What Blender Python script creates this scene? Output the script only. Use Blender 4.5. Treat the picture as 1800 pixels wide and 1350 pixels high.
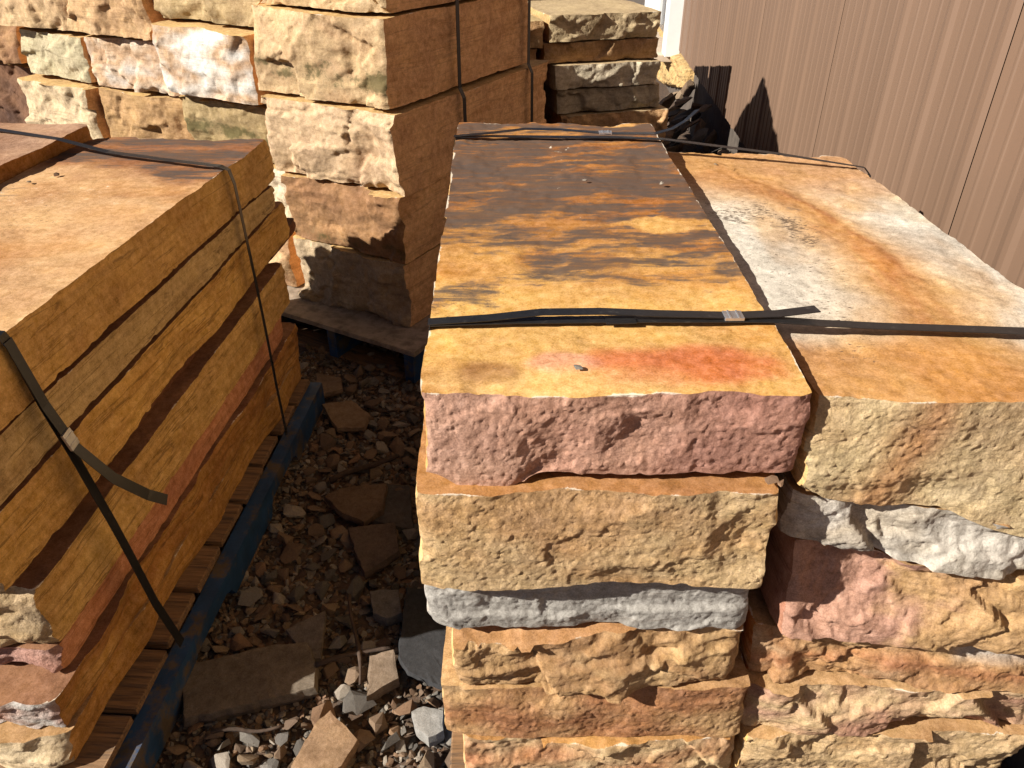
import bpy, bmesh, math, random
import numpy as np
from mathutils import Vector, Matrix

for o in list(bpy.data.objects): bpy.data.objects.remove(o)
S = bpy.context.scene
COL = S.collection
R = math.radians

# ------------------------------------------------------------------ camera
CAM_H, PITCH, FPX = 1.45, 33.0, 1352.0
cam = bpy.data.cameras.new('camera'); cam_o = bpy.data.objects.new('camera', cam); COL.objects.link(cam_o)
cam.sensor_width = 36; cam.lens = FPX/1800*36; cam.clip_start = .02; cam.clip_end = 500
cam_o.location = (0, 0, CAM_H); cam_o.rotation_euler = (R(90-PITCH), 0, 0)
S.camera = cam_o
# ------------------------------------------------------------------ sky, sun, exposure
SUN_AZ, SUN_EL = 69.0, 31.5          # the light travels towards this azimuth (from +Y towards +X)
w = bpy.data.worlds.new('World'); S.world = w; w.use_nodes = True
nt = w.node_tree; bg = nt.nodes['Background']
sky = nt.nodes.new('ShaderNodeTexSky'); sky.sky_type = 'NISHITA'; sky.sun_disc = False
sky.air_density = .2; sky.dust_density = .3; sky.sun_elevation = R(SUN_EL); sky.sun_rotation = R(SUN_AZ+180)
nt.links.new(sky.outputs[0], bg.inputs[0]); bg.inputs[1].default_value = .05
sun = bpy.data.lights.new('sun', 'SUN'); sun.energy = 5.0; sun.angle = R(.53); sun.color = (1, .94, .85)
sun_o = bpy.data.objects.new('sun', sun); COL.objects.link(sun_o)
LD = Vector((math.sin(R(SUN_AZ))*math.cos(R(SUN_EL)), math.cos(R(SUN_AZ))*math.cos(R(SUN_EL)), -math.sin(R(SUN_EL))))
sun_o.rotation_euler = LD.to_track_quat('-Z', 'Y').to_euler(); sun_o.location = (-6, -3, 6)
S.view_settings.view_transform = 'Standard'; S.view_settings.look = 'None'
S.view_settings.exposure = 1.05; S.view_settings.gamma = 1
try: S.view_settings.use_curve_mapping = False
except Exception: pass

# ------------------------------------------------------------------ pixel -> place
_s, _c = math.sin(R(PITCH)), math.cos(R(PITCH))
def ray(px, py):
    x = (px-900)/FPX; v = (py-675)/FPX
    return np.array([x, _c-v*_s, -(_s+v*_c)])
def atz(px, py, z):
    r = ray(px, py); return r*((z-CAM_H)/r[2])+np.array([0, 0, CAM_H])

# ------------------------------------------------------------------ noise
def _grad(ix, iy, seed):
    h = (ix.astype(np.int64)*374761393+iy.astype(np.int64)*668265263+seed*982451653) & 0xffffffff
    h = ((h ^ (h >> 13))*1274126177) & 0xffffffff
    h = h ^ (h >> 16)
    return (h & 0xffff)/65536.0*2*np.pi
def perlin(x, y, seed=0):
    x = np.asarray(x, float)+seed*.37; y = np.asarray(y, float)+seed*.73
    ix = np.floor(x); iy = np.floor(y); fx = x-ix; fy = y-iy
    def d(ox, oy):
        a = _grad(ix+ox, iy+oy, seed); return np.cos(a)*(fx-ox)+np.sin(a)*(fy-oy)
    u = fx**3*(fx*(fx*6-15)+10); v = fy**3*(fy*(fy*6-15)+10)
    a = d(0, 0); b = d(1, 0); c = d(0, 1); e = d(1, 1)
    return 1.4*((a+(b-a)*u)+((c+(e-c)*u)-(a+(b-a)*u))*v)
def fbm(x, y, seed=0, octv=4, gain=.5):
    t = 0; a = 1; f = 1; n = 0
    for i in range(octv):
        t = t+a*perlin(x*f, y*f, seed+i*17); n += a; a *= gain; f *= 2.03
    return t/n*1.5
def sst(a, b, x):
    t = np.clip((x-a)/(b-a), 0, 1); return t*t*(3-2*t)
def lin(c):
    c = np.array(c, float)/255
    return np.where(c <= .04045, c/12.92, ((c+.055)/1.055)**2.4)

# ------------------------------------------------------------------ materials
def mat_new(name):
    m = bpy.data.materials.new(name); m.use_nodes = True
    return m, m.node_tree.nodes, m.node_tree.links, m.node_tree.nodes['Principled BSDF']
def rock_material(name='sandstone'):
    m, N, L, B = mat_new(name)
    def n(t, **k):
        o = N.new(t)
        for a, b in k.items(): setattr(o, a, b)
        return o
    def val(sock, x):
        if isinstance(x, (int, float)): sock.default_value = x
        else: L.new(x, sock)
    def math_(op, a, b=0, c=None, clamp=False):
        o = n('ShaderNodeMath', operation=op, use_clamp=clamp); val(o.inputs[0], a); val(o.inputs[1], b)
        if c is not None: val(o.inputs[2], c)
        return o.outputs[0]
    def mapr(x, a, b, c, d, smooth=True):
        o = n('ShaderNodeMapRange'); o.interpolation_type = 'SMOOTHSTEP' if smooth else 'LINEAR'
        val(o.inputs[0], x); o.inputs[1].default_value = a; o.inputs[2].default_value = b
        val(o.inputs[3], c); val(o.inputs[4], d); return o.outputs[0]
    def mix(f, a, b, mode='MIX'):
        o = n('ShaderNodeMix', data_type='RGBA', blend_type=mode); val(o.inputs[0], f)
        for s, x in ((o.inputs[6], a), (o.inputs[7], b)):
            if isinstance(x, tuple): s.default_value = (*x, 1)
            else: L.new(x, s)
        return o.outputs[2]
    tc = n('ShaderNodeTexCoord'); oi = n('ShaderNodeObjectInfo')
    off = n('ShaderNodeVectorMath', operation='SCALE'); off.inputs[0].default_value = (31, 17, 23); L.new(oi.outputs['Random'], off.inputs[3])
    P = n('ShaderNodeVectorMath', operation='ADD'); L.new(tc.outputs['Object'], P.inputs[0]); L.new(off.outputs[0], P.inputs[1]); P = P.outputs[0]
    def scaled(v, s):
        o = n('ShaderNodeVectorMath', operation='MULTIPLY'); L.new(v, o.inputs[0]); o.inputs[1].default_value = s; return o.outputs[0]
    def noise(v, s, det=4, ro=.55, dist=0):
        o = n('ShaderNodeTexNoise'); L.new(v, o.inputs['Vector']); o.inputs['Scale'].default_value = s
        o.inputs['Detail'].default_value = det; o.inputs['Roughness'].default_value = ro; o.inputs['Distortion'].default_value = dist
        return o.outputs['Fac']
    col = n('ShaderNodeAttribute', attribute_name='col'); msk = n('ShaderNodeAttribute', attribute_name='msk'); ms2 = n('ShaderNodeAttribute', attribute_name='ms2')
    sm = n('ShaderNodeSeparateColor'); L.new(msk.outputs['Color'], sm.inputs[0])
    s2 = n('ShaderNodeSeparateColor'); L.new(ms2.outputs['Color'], s2.inputs[0])
    n1 = noise(P, 8, 4, .6); n2 = noise(P, 55, 6, .80); n3 = noise(P, 420, 2, .6)
    ns = noise(scaled(P, (11, 62, 60)), 1, 6, .72, .3)
    nl = noise(scaled(P, (1.5, 1.5, 30)), 1.0, 5, .58, .45)
    nl2 = noise(scaled(P, (5, 5, 120)), 1.0, 3, .5, .2)
    # laminations: thin dark lines + soft bands
    ln = math_('ABSOLUTE', math_('SUBTRACT', nl, .5))
    line = mapr(ln, .0, .022, 1, 0)
    line = math_('MULTIPLY', line, mapr(n1, .36, .52, 0, 1))
    line = math_('MULTIPLY', line, sm.outputs[2])
    band = math_('MULTIPLY', math_('SUBTRACT', nl2, .5), sm.outputs[2])
    bright = math_('ADD', mapr(n1, .3, .7, .82, 1.16, False), mapr(n2, .25, .75, -.42, .42, False))
    bright = math_('ADD', bright, math_('MULTIPLY', math_('SUBTRACT', n3, .5), .95))
    bright = math_('ADD', bright, math_('MULTIPLY', band, .6))
    hs = n('ShaderNodeHueSaturation'); L.new(col.outputs['Color'], hs.inputs['Color'])
    hs.inputs['Hue'].default_value = .5
    L.new(mapr(n1, .3, .7, .496, .504, False), hs.inputs['Hue'])
    L.new(bright, hs.inputs['Value'])
    L.new(mapr(n2, .3, .7, 1.08, .92, False), hs.inputs['Saturation'])
    c = hs.outputs[0]
    c = mix(math_('MULTIPLY', line, .58), c, (.075, .035, .014))
    dk = math_('ADD', sm.outputs[0], math_('ADD', math_('MULTIPLY', math_('SUBTRACT', ns, .5), 1.25), math_('MULTIPLY', math_('SUBTRACT', n2, .5), .55)))
    dk = mapr(dk, .36, .74, 0, .92)
    dcol = mix(mapr(ns, .38, .62, 0, 1), (.105, .058, .034), (.070, .054, .046))
    c = mix(dk, c, dcol)
    sp = math_('ADD', s2.outputs[2], math_('MULTIPLY', math_('SUBTRACT', noise(scaled(P, (1, 2.2, 1)), 95, 5, .7), .5), 1.9))
    sp = mapr(sp, .62, .72, 0, .8)
    c = mix(sp, c, (.07, .045, .03))
    pl = math_('ADD', sm.outputs[1], math_('MULTIPLY', math_('SUBTRACT', n2, .5), 1.3))
    pl = mapr(pl, .45, .62, 0, .85)
    c = mix(pl, c, (.66, .58, .46))
    mo = math_('ADD', s2.outputs[0], math_('MULTIPLY', math_('SUBTRACT', n2, .5), 1.5))
    mo = mapr(mo, .40, .75, 0, .8)
    c = mix(mo, c, (.050, .044, .010))
    L.new(c, B.inputs['Base Color'])
    B.inputs['Roughness'].default_value = .88; B.inputs['Specular IOR Level'].default_value = .25
    # relief
    g = noise(scaled(P, (1, 1, 1.2)), 95, 7, .74)
    h = math_('MULTIPLY', g, 1.45)
    h = math_('ADD', h, math_('MULTIPLY', noise(P, 40, 2, .5), .9))
    bp = n('ShaderNodeBump'); bp.inputs['Distance'].default_value = .020; L.new(h, bp.inputs['Height'])
    L.new(s2.outputs[1], bp.inputs['Strength'])
    L.new(bp.outputs[0], B.inputs['Normal'])
    return m
def simple_material(name, rgb, rough=.6, var=.25, scale=20, bump=.0, bdist=.002, stretch=(1, 1, 1), metal=0, spec=.4, rgb2=None, thr=(.45, .6)):
    m, N, L, B = mat_new(name)
    tc = N.new('ShaderNodeTexCoord'); mp = N.new('ShaderNodeMapping'); mp.inputs['Scale'].default_value = stretch
    L.new(tc.outputs['Object'], mp.inputs[0])
    oi = N.new('ShaderNodeObjectInfo'); sc = N.new('ShaderNodeVectorMath'); sc.operation = 'SCALE'; sc.inputs[0].default_value = (13, 7, 19)
    L.new(oi.outputs['Random'], sc.inputs[3]); L.new(sc.outputs[0], mp.inputs['Location'])
    no = N.new('ShaderNodeTexNoise'); no.inputs['Scale'].default_value = scale; no.inputs['Detail'].default_value = 6; no.inputs['Roughness'].default_value = .62
    L.new(mp.outputs[0], no.inputs['Vector'])
    mr = N.new('ShaderNodeMapRange'); mr.inputs[1].default_value = .25; mr.inputs[2].default_value = .75
    mr.inputs[3].default_value = 1-var; mr.inputs[4].default_value = 1+var; L.new(no.outputs[0], mr.inputs[0])
    hs = N.new('ShaderNodeHueSaturation'); L.new(mr.outputs[0], hs.inputs['Value'])
    if rgb2 is None: hs.inputs['Color'].default_value = (*rgb, 1)
    else:
        n2 = N.new('ShaderNodeTexNoise'); n2.inputs['Scale'].default_value = scale*.7; n2.inputs['Detail'].default_value = 8; n2.inputs['Roughness'].default_value = .7
        L.new(mp.outputs[0], n2.inputs['Vector'])
        m2 = N.new('ShaderNodeMapRange'); m2.inputs[1].default_value = thr[0]; m2.inputs[2].default_value = thr[1]; L.new(n2.outputs[0], m2.inputs[0])
        mx = N.new('ShaderNodeMix'); mx.data_type = 'RGBA'; mx.inputs[6].default_value = (*rgb, 1); mx.inputs[7].default_value = (*rgb2, 1)
        L.new(m2.outputs[0], mx.inputs[0]); L.new(mx.outputs[2], hs.inputs['Color'])
    L.new(hs.outputs[0], B.inputs['Base Color'])
    B.inputs['Roughness'].default_value = rough; B.inputs['Metallic'].default_value = metal; B.inputs['Specular IOR Level'].default_value = spec
    if bump:
        bp = N.new('ShaderNodeBump'); bp.inputs['Strength'].default_value = bump; bp.inputs['Distance'].default_value = bdist
        L.new(no.outputs[0], bp.inputs['Height']); L.new(bp.outputs[0], B.inputs['Normal'])
    return m
M_ROCK = rock_material()
M_DIRT = simple_material('dirt', (.095, .058, .036), .95, .45, 60, .8, .006, rgb2=(.07, .052, .04))
M_STRAP = simple_material('black_strap', (.012, .012, .013), .38, .3, 90, .25, .0008, (1, 1, 1), 0, .5, rgb2=(.05, .045, .04), thr=(.58, .72))
M_CLIP = simple_material('strap_seal_steel', (.55, .55, .56), .38, .25, 60, .3, .001, metal=.85)
M_BLUE = simple_material('blue_paint', (.012, .045, .115), .6, .45, 16, .6, .003, (1, 1, 1), rgb2=(.085, .065, .045), thr=(.50, .60))
M_WOOD = simple_material('pallet_wood', (.20, .115, .055), .85, .5, 7, .8, .004, (1.5, 22, 22), rgb2=(.09, .06, .04), thr=(.48, .62))
M_PLY = simple_material('plywood', (.30, .24, .18), .85, .25, 25, .4, .002, rgb2=(.18, .14, .10))
M_SIDING = simple_material('brown_siding', (.155, .098, .066), .42, .13, 3, 0, .001, (1, 1, .15), spec=.35)
M_WHITE = simple_material('white_frame_paint', (.74, .74, .72), .4, .06, 10)
M_GLASSD = simple_material('dark_door_panel', (.05, .05, .055), .2, .1, 5)
M_SILL = simple_material('door_sill', (.50, .40, .30), .6, .15, 20)
M_FOAM = simple_material('yellow_foam', (.44, .30, .13), .95, .35, 40, 1, .02, rgb2=(.34, .21, .08))
M_CONC = simple_material('foundation_block', (.075, .060, .048), .95, .4, 20, .7, .006)
M_STICK = simple_material('stick_bark', (.055, .034, .022), .9, .5, 40, .9, .004)
M_LEAF = simple_material('dry_leaf', (.10, .075, .02), .7, .4, 60)

# ------------------------------------------------------------------ object helpers
def tag(o, label=None, cat=None, group=None, kind=None):
    if label: o['label'] = label
    if cat: o['category'] = cat
    if group: o['group'] = group
    if kind: o['kind'] = kind
    return o
def mesh_np(name, V, quads, mat, smooth=True, attrs=None):
    me = bpy.data.meshes.new(name)
    nq, k = quads.shape
    me.vertices.add(len(V)); me.vertices.foreach_set('co', np.ascontiguousarray(V, np.float32).ravel())
    me.loops.add(nq*k); me.loops.foreach_set('vertex_index', np.ascontiguousarray(quads, np.int32).ravel())
    me.polygons.add(nq); me.polygons.foreach_set('loop_start', np.arange(0, nq*k, k, dtype=np.int32))
    me.update(calc_edges=True)
    me.polygons.foreach_set('use_smooth', np.full(nq, smooth))
    for an, arr in (attrs or {}).items():
        a = me.attributes.new(an, 'FLOAT_COLOR', 'POINT')
        d = np.ones((len(V), 4), np.float32); d[:, :arr.shape[1]] = arr
        a.data.foreach_set('color', d.ravel())
    me.materials.append(mat); me.validate()
    return me
def link(name, me, parent=None, loc=(0, 0, 0), rot=0):
    o = bpy.data.objects.new(name, me); COL.objects.link(o); o.location = loc; o.rotation_euler = (0, 0, rot)
    if parent: o.parent = parent
    return o
def empty(name, loc=(0, 0, 0), rot=0):
    o = bpy.data.objects.new(name, None); COL.objects.link(o); o.location = loc; o.rotation_euler = (0, 0, rot); o.empty_display_size = .05
    return o
def box_bm(bm, c, s, bev=0, rotz=0):
    r = bmesh.ops.create_cube(bm, size=1)
    vs = r['verts']
    M = Matrix.Translation(c) @ Matrix.Rotation(rotz, 4, 'Z') @ Matrix.Diagonal((*s, 1))
    bmesh.ops.transform(bm, matrix=M, verts=vs)
    if bev:
        es = list({e for v in vs for e in v.link_edges})
        bmesh.ops.bevel(bm, geom=es, offset=bev, segments=2, profile=.6, affect='EDGES')
def bm_obj(name, bm, mat, parent=None, loc=(0, 0, 0), rot=0, smooth=False):
    me = bpy.data.meshes.new(name); bm.to_mesh(me); bm.free(); me.materials.append(mat)
    if smooth: me.polygons.foreach_set('use_smooth', [True]*len(me.polygons))
    return link(name, me, parent, loc, rot)
def box(name, c, s, mat, parent=None, bev=.002, rotz=0):
    bm = bmesh.new(); box_bm(bm, (0, 0, 0), s, bev)
    return bm_obj(name, bm, mat, parent, c, rotz)

# ------------------------------------------------------------------ stone slabs
def axis_pts(Lm, d, fine=None, edge=.05):
    """0..1 lattice: spacing d, finer (fine) within edge of both ends"""
    if not fine: return np.linspace(0, 1, max(3, int(round(Lm/d))+1))
    k = max(2, int(round(edge/fine)))
    a = np.linspace(0, edge, k, endpoint=False)
    m = np.linspace(edge, Lm-edge, max(2, int(round((Lm-2*edge)/d))+1))
    b = Lm-a[::-1]
    return np.concatenate([a, m, b])/Lm
def facets(u, v, n, seed, slope, W, H, sharp=60):
    r = np.random.default_rng(seed)
    uw = u+.03*fbm(u*9, v*9, seed+5, 3); vw = v+.02*fbm(u*9, v*9, seed+6, 3)
    num = 0; den = 0
    D = []
    for i in range(n):
        cu, cv = r.uniform(0, W), r.uniform(0, H); D.append((cu, cv, r.normal(0, slope), r.normal(0, slope*1.2), r.normal(0, slope*.05)))
    dist = [np.hypot((uw-a)*.8, (vw-b)*1.3) for a, b, *_ in D]
    dm = np.minimum.reduce(dist)
    for dd, (a, b, g1, g2, c0) in zip(dist, D):
        wt = np.exp(-(dd-dm)*sharp*3); num = num+wt*(g1*(u-a)+g2*(v-b)+c0); den = den+wt
    return num/den
def vfac(u, v, cell, seed, slope, anis=1.0, off=0.0):
    """crisp fracture facets: each cell a small tilted plane"""
    U = u/(cell*anis); Vv = v/cell; iu = np.floor(U); iv = np.floor(Vv)
    best = np.full(u.shape, 1e9); val = np.zeros(u.shape); T2 = 2*np.pi
    for du in (-1, 0, 1):
        for dv in (-1, 0, 1):
            cu, cv = iu+du, iv+dv
            pu = cu+_grad(cu, cv, seed)/T2; pv = cv+_grad(cu, cv, seed+1)/T2
            dd = (U-pu)**2+(Vv-pv)**2; m = dd < best
            g1 = (_grad(cu, cv, seed+2)/T2-.5)*2*slope; g2 = (_grad(cu, cv, seed+3)/T2-.5)*2*slope
            best = np.where(m, dd, best)
            val = np.where(m, g1*(U-pu)*cell*anis+g2*(Vv-pv)*cell+off*cell*(_grad(cu, cv, seed+4)/T2-.5), val)
    return val
def face_disp(u, v, W, H, seed, kind, feat=()):
    """outward displacement in metres of one face; u along, v up (for tops: v along the length)"""
    r = np.random.default_rng(seed+99)
    d = np.zeros_like(u)
    if kind == 'cleft' or kind == 'flatcleft':
        k = .42 if kind == 'cleft' else .11
        big = max(.085, H*.5)
        wu = u+.005*fbm(u*30, v*30, seed+11, 4); wv = v+.004*fbm(u*30, v*30, seed+12, 4)
        d = d+k*(vfac(wu, wv, big, seed+301, .42, 1.7, .05)+vfac(wu, wv, big*.45, seed+311, .36, 1.6, .05))
        d = d+k*.004*fbm(u*5, v*6, seed+1, 2)
        # flakes broken off along the rim: flat cuts, each beyond its own line
        for i in range(int(4+W*10)):
            side = r.random(); cu = r.uniform(0, W)
            if side < .38: cv, an = H-r.uniform(.004, .03), r.normal(math.pi/2, .45)
            elif side < .82: cv, an = r.uniform(.004, .03), r.normal(-math.pi/2, .45)
            else: cv, an = r.uniform(0, H), (0 if cu > W/2 else math.pi)+r.normal(0, .4); cu = r.uniform(.004, .03); cu = W-cu if math.cos(an) > 0 else cu
            lim = r.uniform(.02, .07)
            t_ = (wu-cu)*math.cos(an)+(wv-cv)*math.sin(an); l_ = np.abs(-(wu-cu)*math.sin(an)+(wv-cv)*math.cos(an))
            cut = np.clip(t_, 0, None)*r.uniform(.25, .9)-np.clip(l_-lim, 0, None)*1.3
            d = d-np.clip(cut, 0, .022)*(.55 if kind == 'cleft' else .20)
        # small stepped fracture relief
        st = fbm(u*13, v*17, seed+21, 4)*3.2
        fl = np.floor(st); d = d+k*.0030*(fl+sst(.86, 1, st-fl))
        d = d+.0006*fbm(u*60, v*70, seed+2, 3)
        e = np.minimum(u, W-u); d = d-.004*np.exp(-e/.006)
    elif kind == 'side':
        d = d+.0030*fbm(u*2.0, v*2, seed+1, 2)+.0007*fbm(u*30, v*60, seed+2, 3)-.0030*np.clip(fbm(u*14, v*14, seed+4, 4)-.12, 0, 1)
        st = np.zeros_like(u)
        for i in range(4):
            vk = r.uniform(.08, .92)*H; l0 = r.uniform(-.2, .8)*W; l1 = l0+r.uniform(.2, .7)*W
            msk = sst(l0, l0+.03, u+.04*perlin(u*9, v*20, seed+i))*(1-sst(l1, l1+.05, u))
            st = st+r.uniform(-.009, .009)*msk*sst(vk-.003, vk+.003, v+.010*fbm(u*6, v*3, seed+i*3, 3))
        d = d+st*.6*sst(0, .02, H-v)+vfac(u, v+.004*fbm(u*12, v*9, seed+7, 3), .018, seed+331, .022, 9, .07)
        e = np.minimum(u, W-u); d = d-.003*np.exp(-e/.01)
    elif kind == 'top':
        d = d+.0026*fbm(u*5, v*5, seed+1, 3)+.0006*fbm(u*38, v*38, seed+2, 3)
        st = fbm(u*6+.3*fbm(u*20, v*20, seed+9, 3), v*4.5, seed+21, 5, .58)*2.6; fl = np.floor(st); d = d+.0013*(fl+sst(.9, 1, st-fl))
        for i in range(5):
            cu, cv = r.uniform(0, W), r.uniform(0, H); ru, rv = r.uniform(.03, .1, 2)
            rho = ((u-cu)/ru)**2+((v-cv)/rv)**2+.6*fbm(u*20, v*20, seed+i, 3)
            d = d-.0012*sst(0, .12, 1-rho)
    elif kind == 'flat':
        d = d+.003*fbm(u*4, v*4, seed, 2)
    for f in feat:
        if f[0] == 'scallop':
            _, cu, cv, ru, rv, dp = f
            rho = ((u-cu*W)/ru)**2+((v-cv*H)/rv)**2+.35*fbm(u*24, v*24, seed+int(cu*91), 3)
            d = d-.72*dp*np.clip(1-rho, 0, 1)
        elif f[0] == 'lump':
            _, cu, cv, ru, rv, dp = f
            rho = ((u-cu*W)/ru)**2+((v-cv*H)/rv)**2+.3*fbm(u*20, v*20, seed+int(cu*91), 3)
            d = d+.7*dp*np.clip(1.15-rho, 0, 1)
        elif f[0] == 'ledge':      # below the line the stone steps outwards
            _, v0, v1, u0, u1, st = f
            vl = (v0+(v1-v0)*u/W)*H+.007*fbm(u*11, u*0+v0*7, seed+int(v0*77), 4)
            m = sst(u0*W-.01, u0*W+.02, u+.02*perlin(u*30, v*30, seed))*(1-sst(u1*W-.02, u1*W+.01, u))
            d = d+.62*st*m*(1-sst(vl-.002, vl+.002, v))
        elif f[0] == 'tilt':       # leans outwards towards the bottom (m)
            d = d+f[1]*(1-v/H)
        elif f[0] == 'wave':
            d = d+f[1]*fbm(u*f[2], v*f[2], seed+41, 2)
    return d
def palette(pal, t):
    pal = [np.asarray(p) for p in pal]
    t = np.clip(t, 0, .9999)*(len(pal)-1) if len(pal) > 1 else np.zeros_like(t)
    i = np.floor(t).astype(int); f = (t-i)[:, None]
    A = np.array(pal+[pal[-1]])
    return A[i]*(1-f)+A[i+1]*f
def slab(name, label, cat, X, Y, Z, org=(0, 0), rot=0, d=(.008, .012, .008), seed=1, pal=None, kinds=None, feat=None,
         fine=None, colf=None, bot=None, top=None, group=None, lam=None, bump=None, edge_pale=.5, fres=None, grit=.46, ftone=.79):
    """X=(xl front, xr front, xl back, xr back) Y=(yf left, yf right, yb left, yb right) Z=(zb fl, fr, bl, br, zt fl, fr, bl, br) or (zb, zt), all in the stack's frame"""
    if len(X) == 2: X = (X[0], X[1], X[0], X[1])
    if len(Y) == 2: Y = (Y[0], Y[0], Y[1], Y[1])
    if len(Z) == 2: Z = (Z[0],)*4+(Z[1],)*4
    kinds = {**dict(F='cleft', B='cleft', L='side', R='side', T='top', D='flat'), **(kinds or {})}
    feat = feat or {}
    W = X[1]-X[0]; Ln = (Y[2]+Y[3]-Y[0]-Y[1])/2; H = (sum(Z[4:])-sum(Z[:4]))/4
    fx, fy, fz = fine or (None, None, None)
    A = axis_pts(W, d[0], fx); Bp = axis_pts(Ln, d[1], fy); C = axis_pts(H, d[2], None)
    nx, ny, nz = len(A), len(Bp), len(C)
    g = lambda p, q: np.meshgrid(p, q, indexing='ij')
    a2, c2 = g(A, C); yf = Y[0]+(Y[1]-Y[0])*a2-face_disp(a2*W, c2*H, W, H, seed, kinds['F'], feat.get('F', ()))
    yb = Y[2]+(Y[3]-Y[2])*a2+face_disp(a2*W, c2*H, W, H, seed+1000, kinds['B'], feat.get('B', ()))
    b2, c2 = g(Bp, C); xl = X[0]+(X[2]-X[0])*b2-face_disp(b2*Ln, c2*H, Ln, H, seed+2000, kinds['L'], feat.get('L', ()))
    xr = X[1]+(X[3]-X[1])*b2+face_disp(b2*Ln, c2*H, Ln, H, seed+3000, kinds['R'], feat.get('R', ()))
    a2, b2 = g(A, Bp)
    bl = lambda q: (q[0]*(1-a2)+q[1]*a2)*(1-b2)+(q[2]*(1-a2)+q[3]*a2)*b2
    zb = bl(Z[:4])-face_disp(a2*W, b2*Ln, W, Ln, seed+4000, kinds['D'], feat.get('D', ()))
    zt = bl(Z[4:])+face_disp(a2*W, b2*Ln, W, Ln, seed+5000, kinds['T'], feat.get('T', ()))
    # ragged arrises: chips along every edge of top and bottom
    for zz, sg, sd in ((zb, 1, 31), (zt, -1, 47)):
        for dist, along in ((b2*Ln, a2*W), ((1-b2)*Ln, a2*W+5), (a2*W, b2*Ln+9), ((1-a2)*W, b2*Ln+13)):
            nn = fbm(along*16, along*0+sd, seed+sd, 5, .6); amp = np.clip(np.abs(nn)*1.6-.45, 0, 1)*.010*(.8 if sg > 0 else .22)
            zz += sg*amp*np.clip(1-dist/.011, 0, 1)
    if bot: zb -= bot(a2)*np.exp(-((b2*Ln)/.09)**2)
    if top: zt -= top(a2)*np.exp(-((b2*Ln)/.05)**2)
    q_all, vi, vj, vk, fid = [], [], [], [], []; base = [0]
    def addface(i, j, k, flip, f_):
        n0 = base[0]; kk = np.arange(i.size).reshape(i.shape)+n0; base[0] += i.size
        q = np.stack([kk[:-1, :-1], kk[1:, :-1], kk[1:, 1:], kk[:-1, 1:]], -1).reshape(-1, 4)
        q_all.append(q[:, ::-1] if flip else q)
        vi.append(i.ravel()); vj.append(j.ravel()); vk.append(k.ravel()); fid.append(np.full(i.size, f_))
    ii, jj = g(np.arange(nx), np.arange(ny))
    addface(ii, jj, np.full_like(ii, nz-1), False, 0); addface(ii, jj, np.zeros_like(ii), True, 1)
    ii, kk_ = g(np.arange(nx), np.arange(nz))
    if not fres: addface(ii, np.zeros_like(ii), kk_, False, 2)
    addface(ii, np.full_like(ii, ny-1), kk_, True, 3)
    jj, kk_ = g(np.arange(ny), np.arange(nz))
    addface(np.zeros_like(jj), jj, kk_, True, 4); addface(np.full_like(jj, nx-1), jj, kk_, False, 5)
    Q = np.concatenate(q_all); i, j, k, fid = (np.concatenate(t_) for t_ in (vi, vj, vk, fid))
    a, b, c = A[i], Bp[j], C[k]
    x = xl[j, k]*(1-a)+xr[j, k]*a; y = yf[i, k]*(1-b)+yb[i, k]*b; z = zb[i, j]*(1-c)+zt[i, j]*c
    if fres:      # the near broken face on a lattice of its own, with grain-sized facets
        A2 = np.linspace(0, 1, int(W/fres)+1); C2 = np.linspace(0, 1, int(H/fres)+1)
        def bil(M, p0, p1, q0, q1):     # bilinear resample of M(p0, p1) at the product lattice q0 x q1
            M1 = np.stack([np.interp(q0, p0, M[:, t_]) for t_ in range(M.shape[1])], 1)
            return np.stack([np.interp(q1, p1, M1[t_]) for t_ in range(M1.shape[0])], 0)
        aa, cc = g(A2, C2); uu, vv = aa*W, cc*H
        tp = np.clip(np.minimum(np.minimum(uu, W-uu), np.minimum(vv, H-vv))/.005, 0, 1)
        w1 = uu+.003*fbm(uu*70, vv*70, seed+401, 3); w2 = vv+.003*fbm(uu*70, vv*70, seed+402, 3)
        gr = .28*vfac(w1, w2, .013, seed+403, .40, 1.3, .08)+vfac(w1, w2, .0072, seed+409, .50, 1.15, .12)+.0008*fbm(uu*190, vv*190, seed+411, 3)
        y2 = bil(yf, A, C, A2, C2)-gr*tp*grit
        xl2 = np.interp(C2, C, xl[0]); xr2 = np.interp(C2, C, xr[0]); x2 = xl2[None]*(1-aa)+xr2[None]*aa
        z2 = np.interp(A2, A, zb[:, 0])[:, None]*(1-cc)+np.interp(A2, A, zt[:, 0])[:, None]*cc
        n0 = len(x); kk = np.arange(aa.size).reshape(aa.shape)+n0
        Q = np.concatenate([Q, np.stack([kk[:-1, :-1], kk[1:, :-1], kk[1:, 1:], kk[:-1, 1:]], -1).reshape(-1, 4)])
        x = np.concatenate([x, x2.ravel()]); y = np.concatenate([y, y2.ravel()]); z = np.concatenate([z, z2.ravel()])
        a = np.concatenate([a, aa.ravel()]); b = np.concatenate([b, np.zeros(aa.size)]); c = np.concatenate([c, cc.ravel()]); fid = np.concatenate([fid, np.full(aa.size, 2)])
    isT = fid == 0; isD = fid == 1; isL = fid == 4; isR = fid == 5
    fF = (fid == 2) | (fid == 3); fS = isL | isR
    pal = pal or {}
    dflt = [lin((196, 160, 112)), lin((188, 148, 98)), lin((170, 126, 80))]
    tt = .5+.55*fbm(x*4+seed, y*4+z*9, seed+61, 4)+.12*fbm(x*25, y*25+z*60, seed+62, 3)
    tv = .5+.5*fbm(x*3.5+y*3.5+seed, z*22, seed+63, 4)
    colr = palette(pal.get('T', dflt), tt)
    cF = palette(pal.get('F', dflt), .5+.6*fbm(x*5+seed, z*9+y*4, seed+64, 4))
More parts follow.
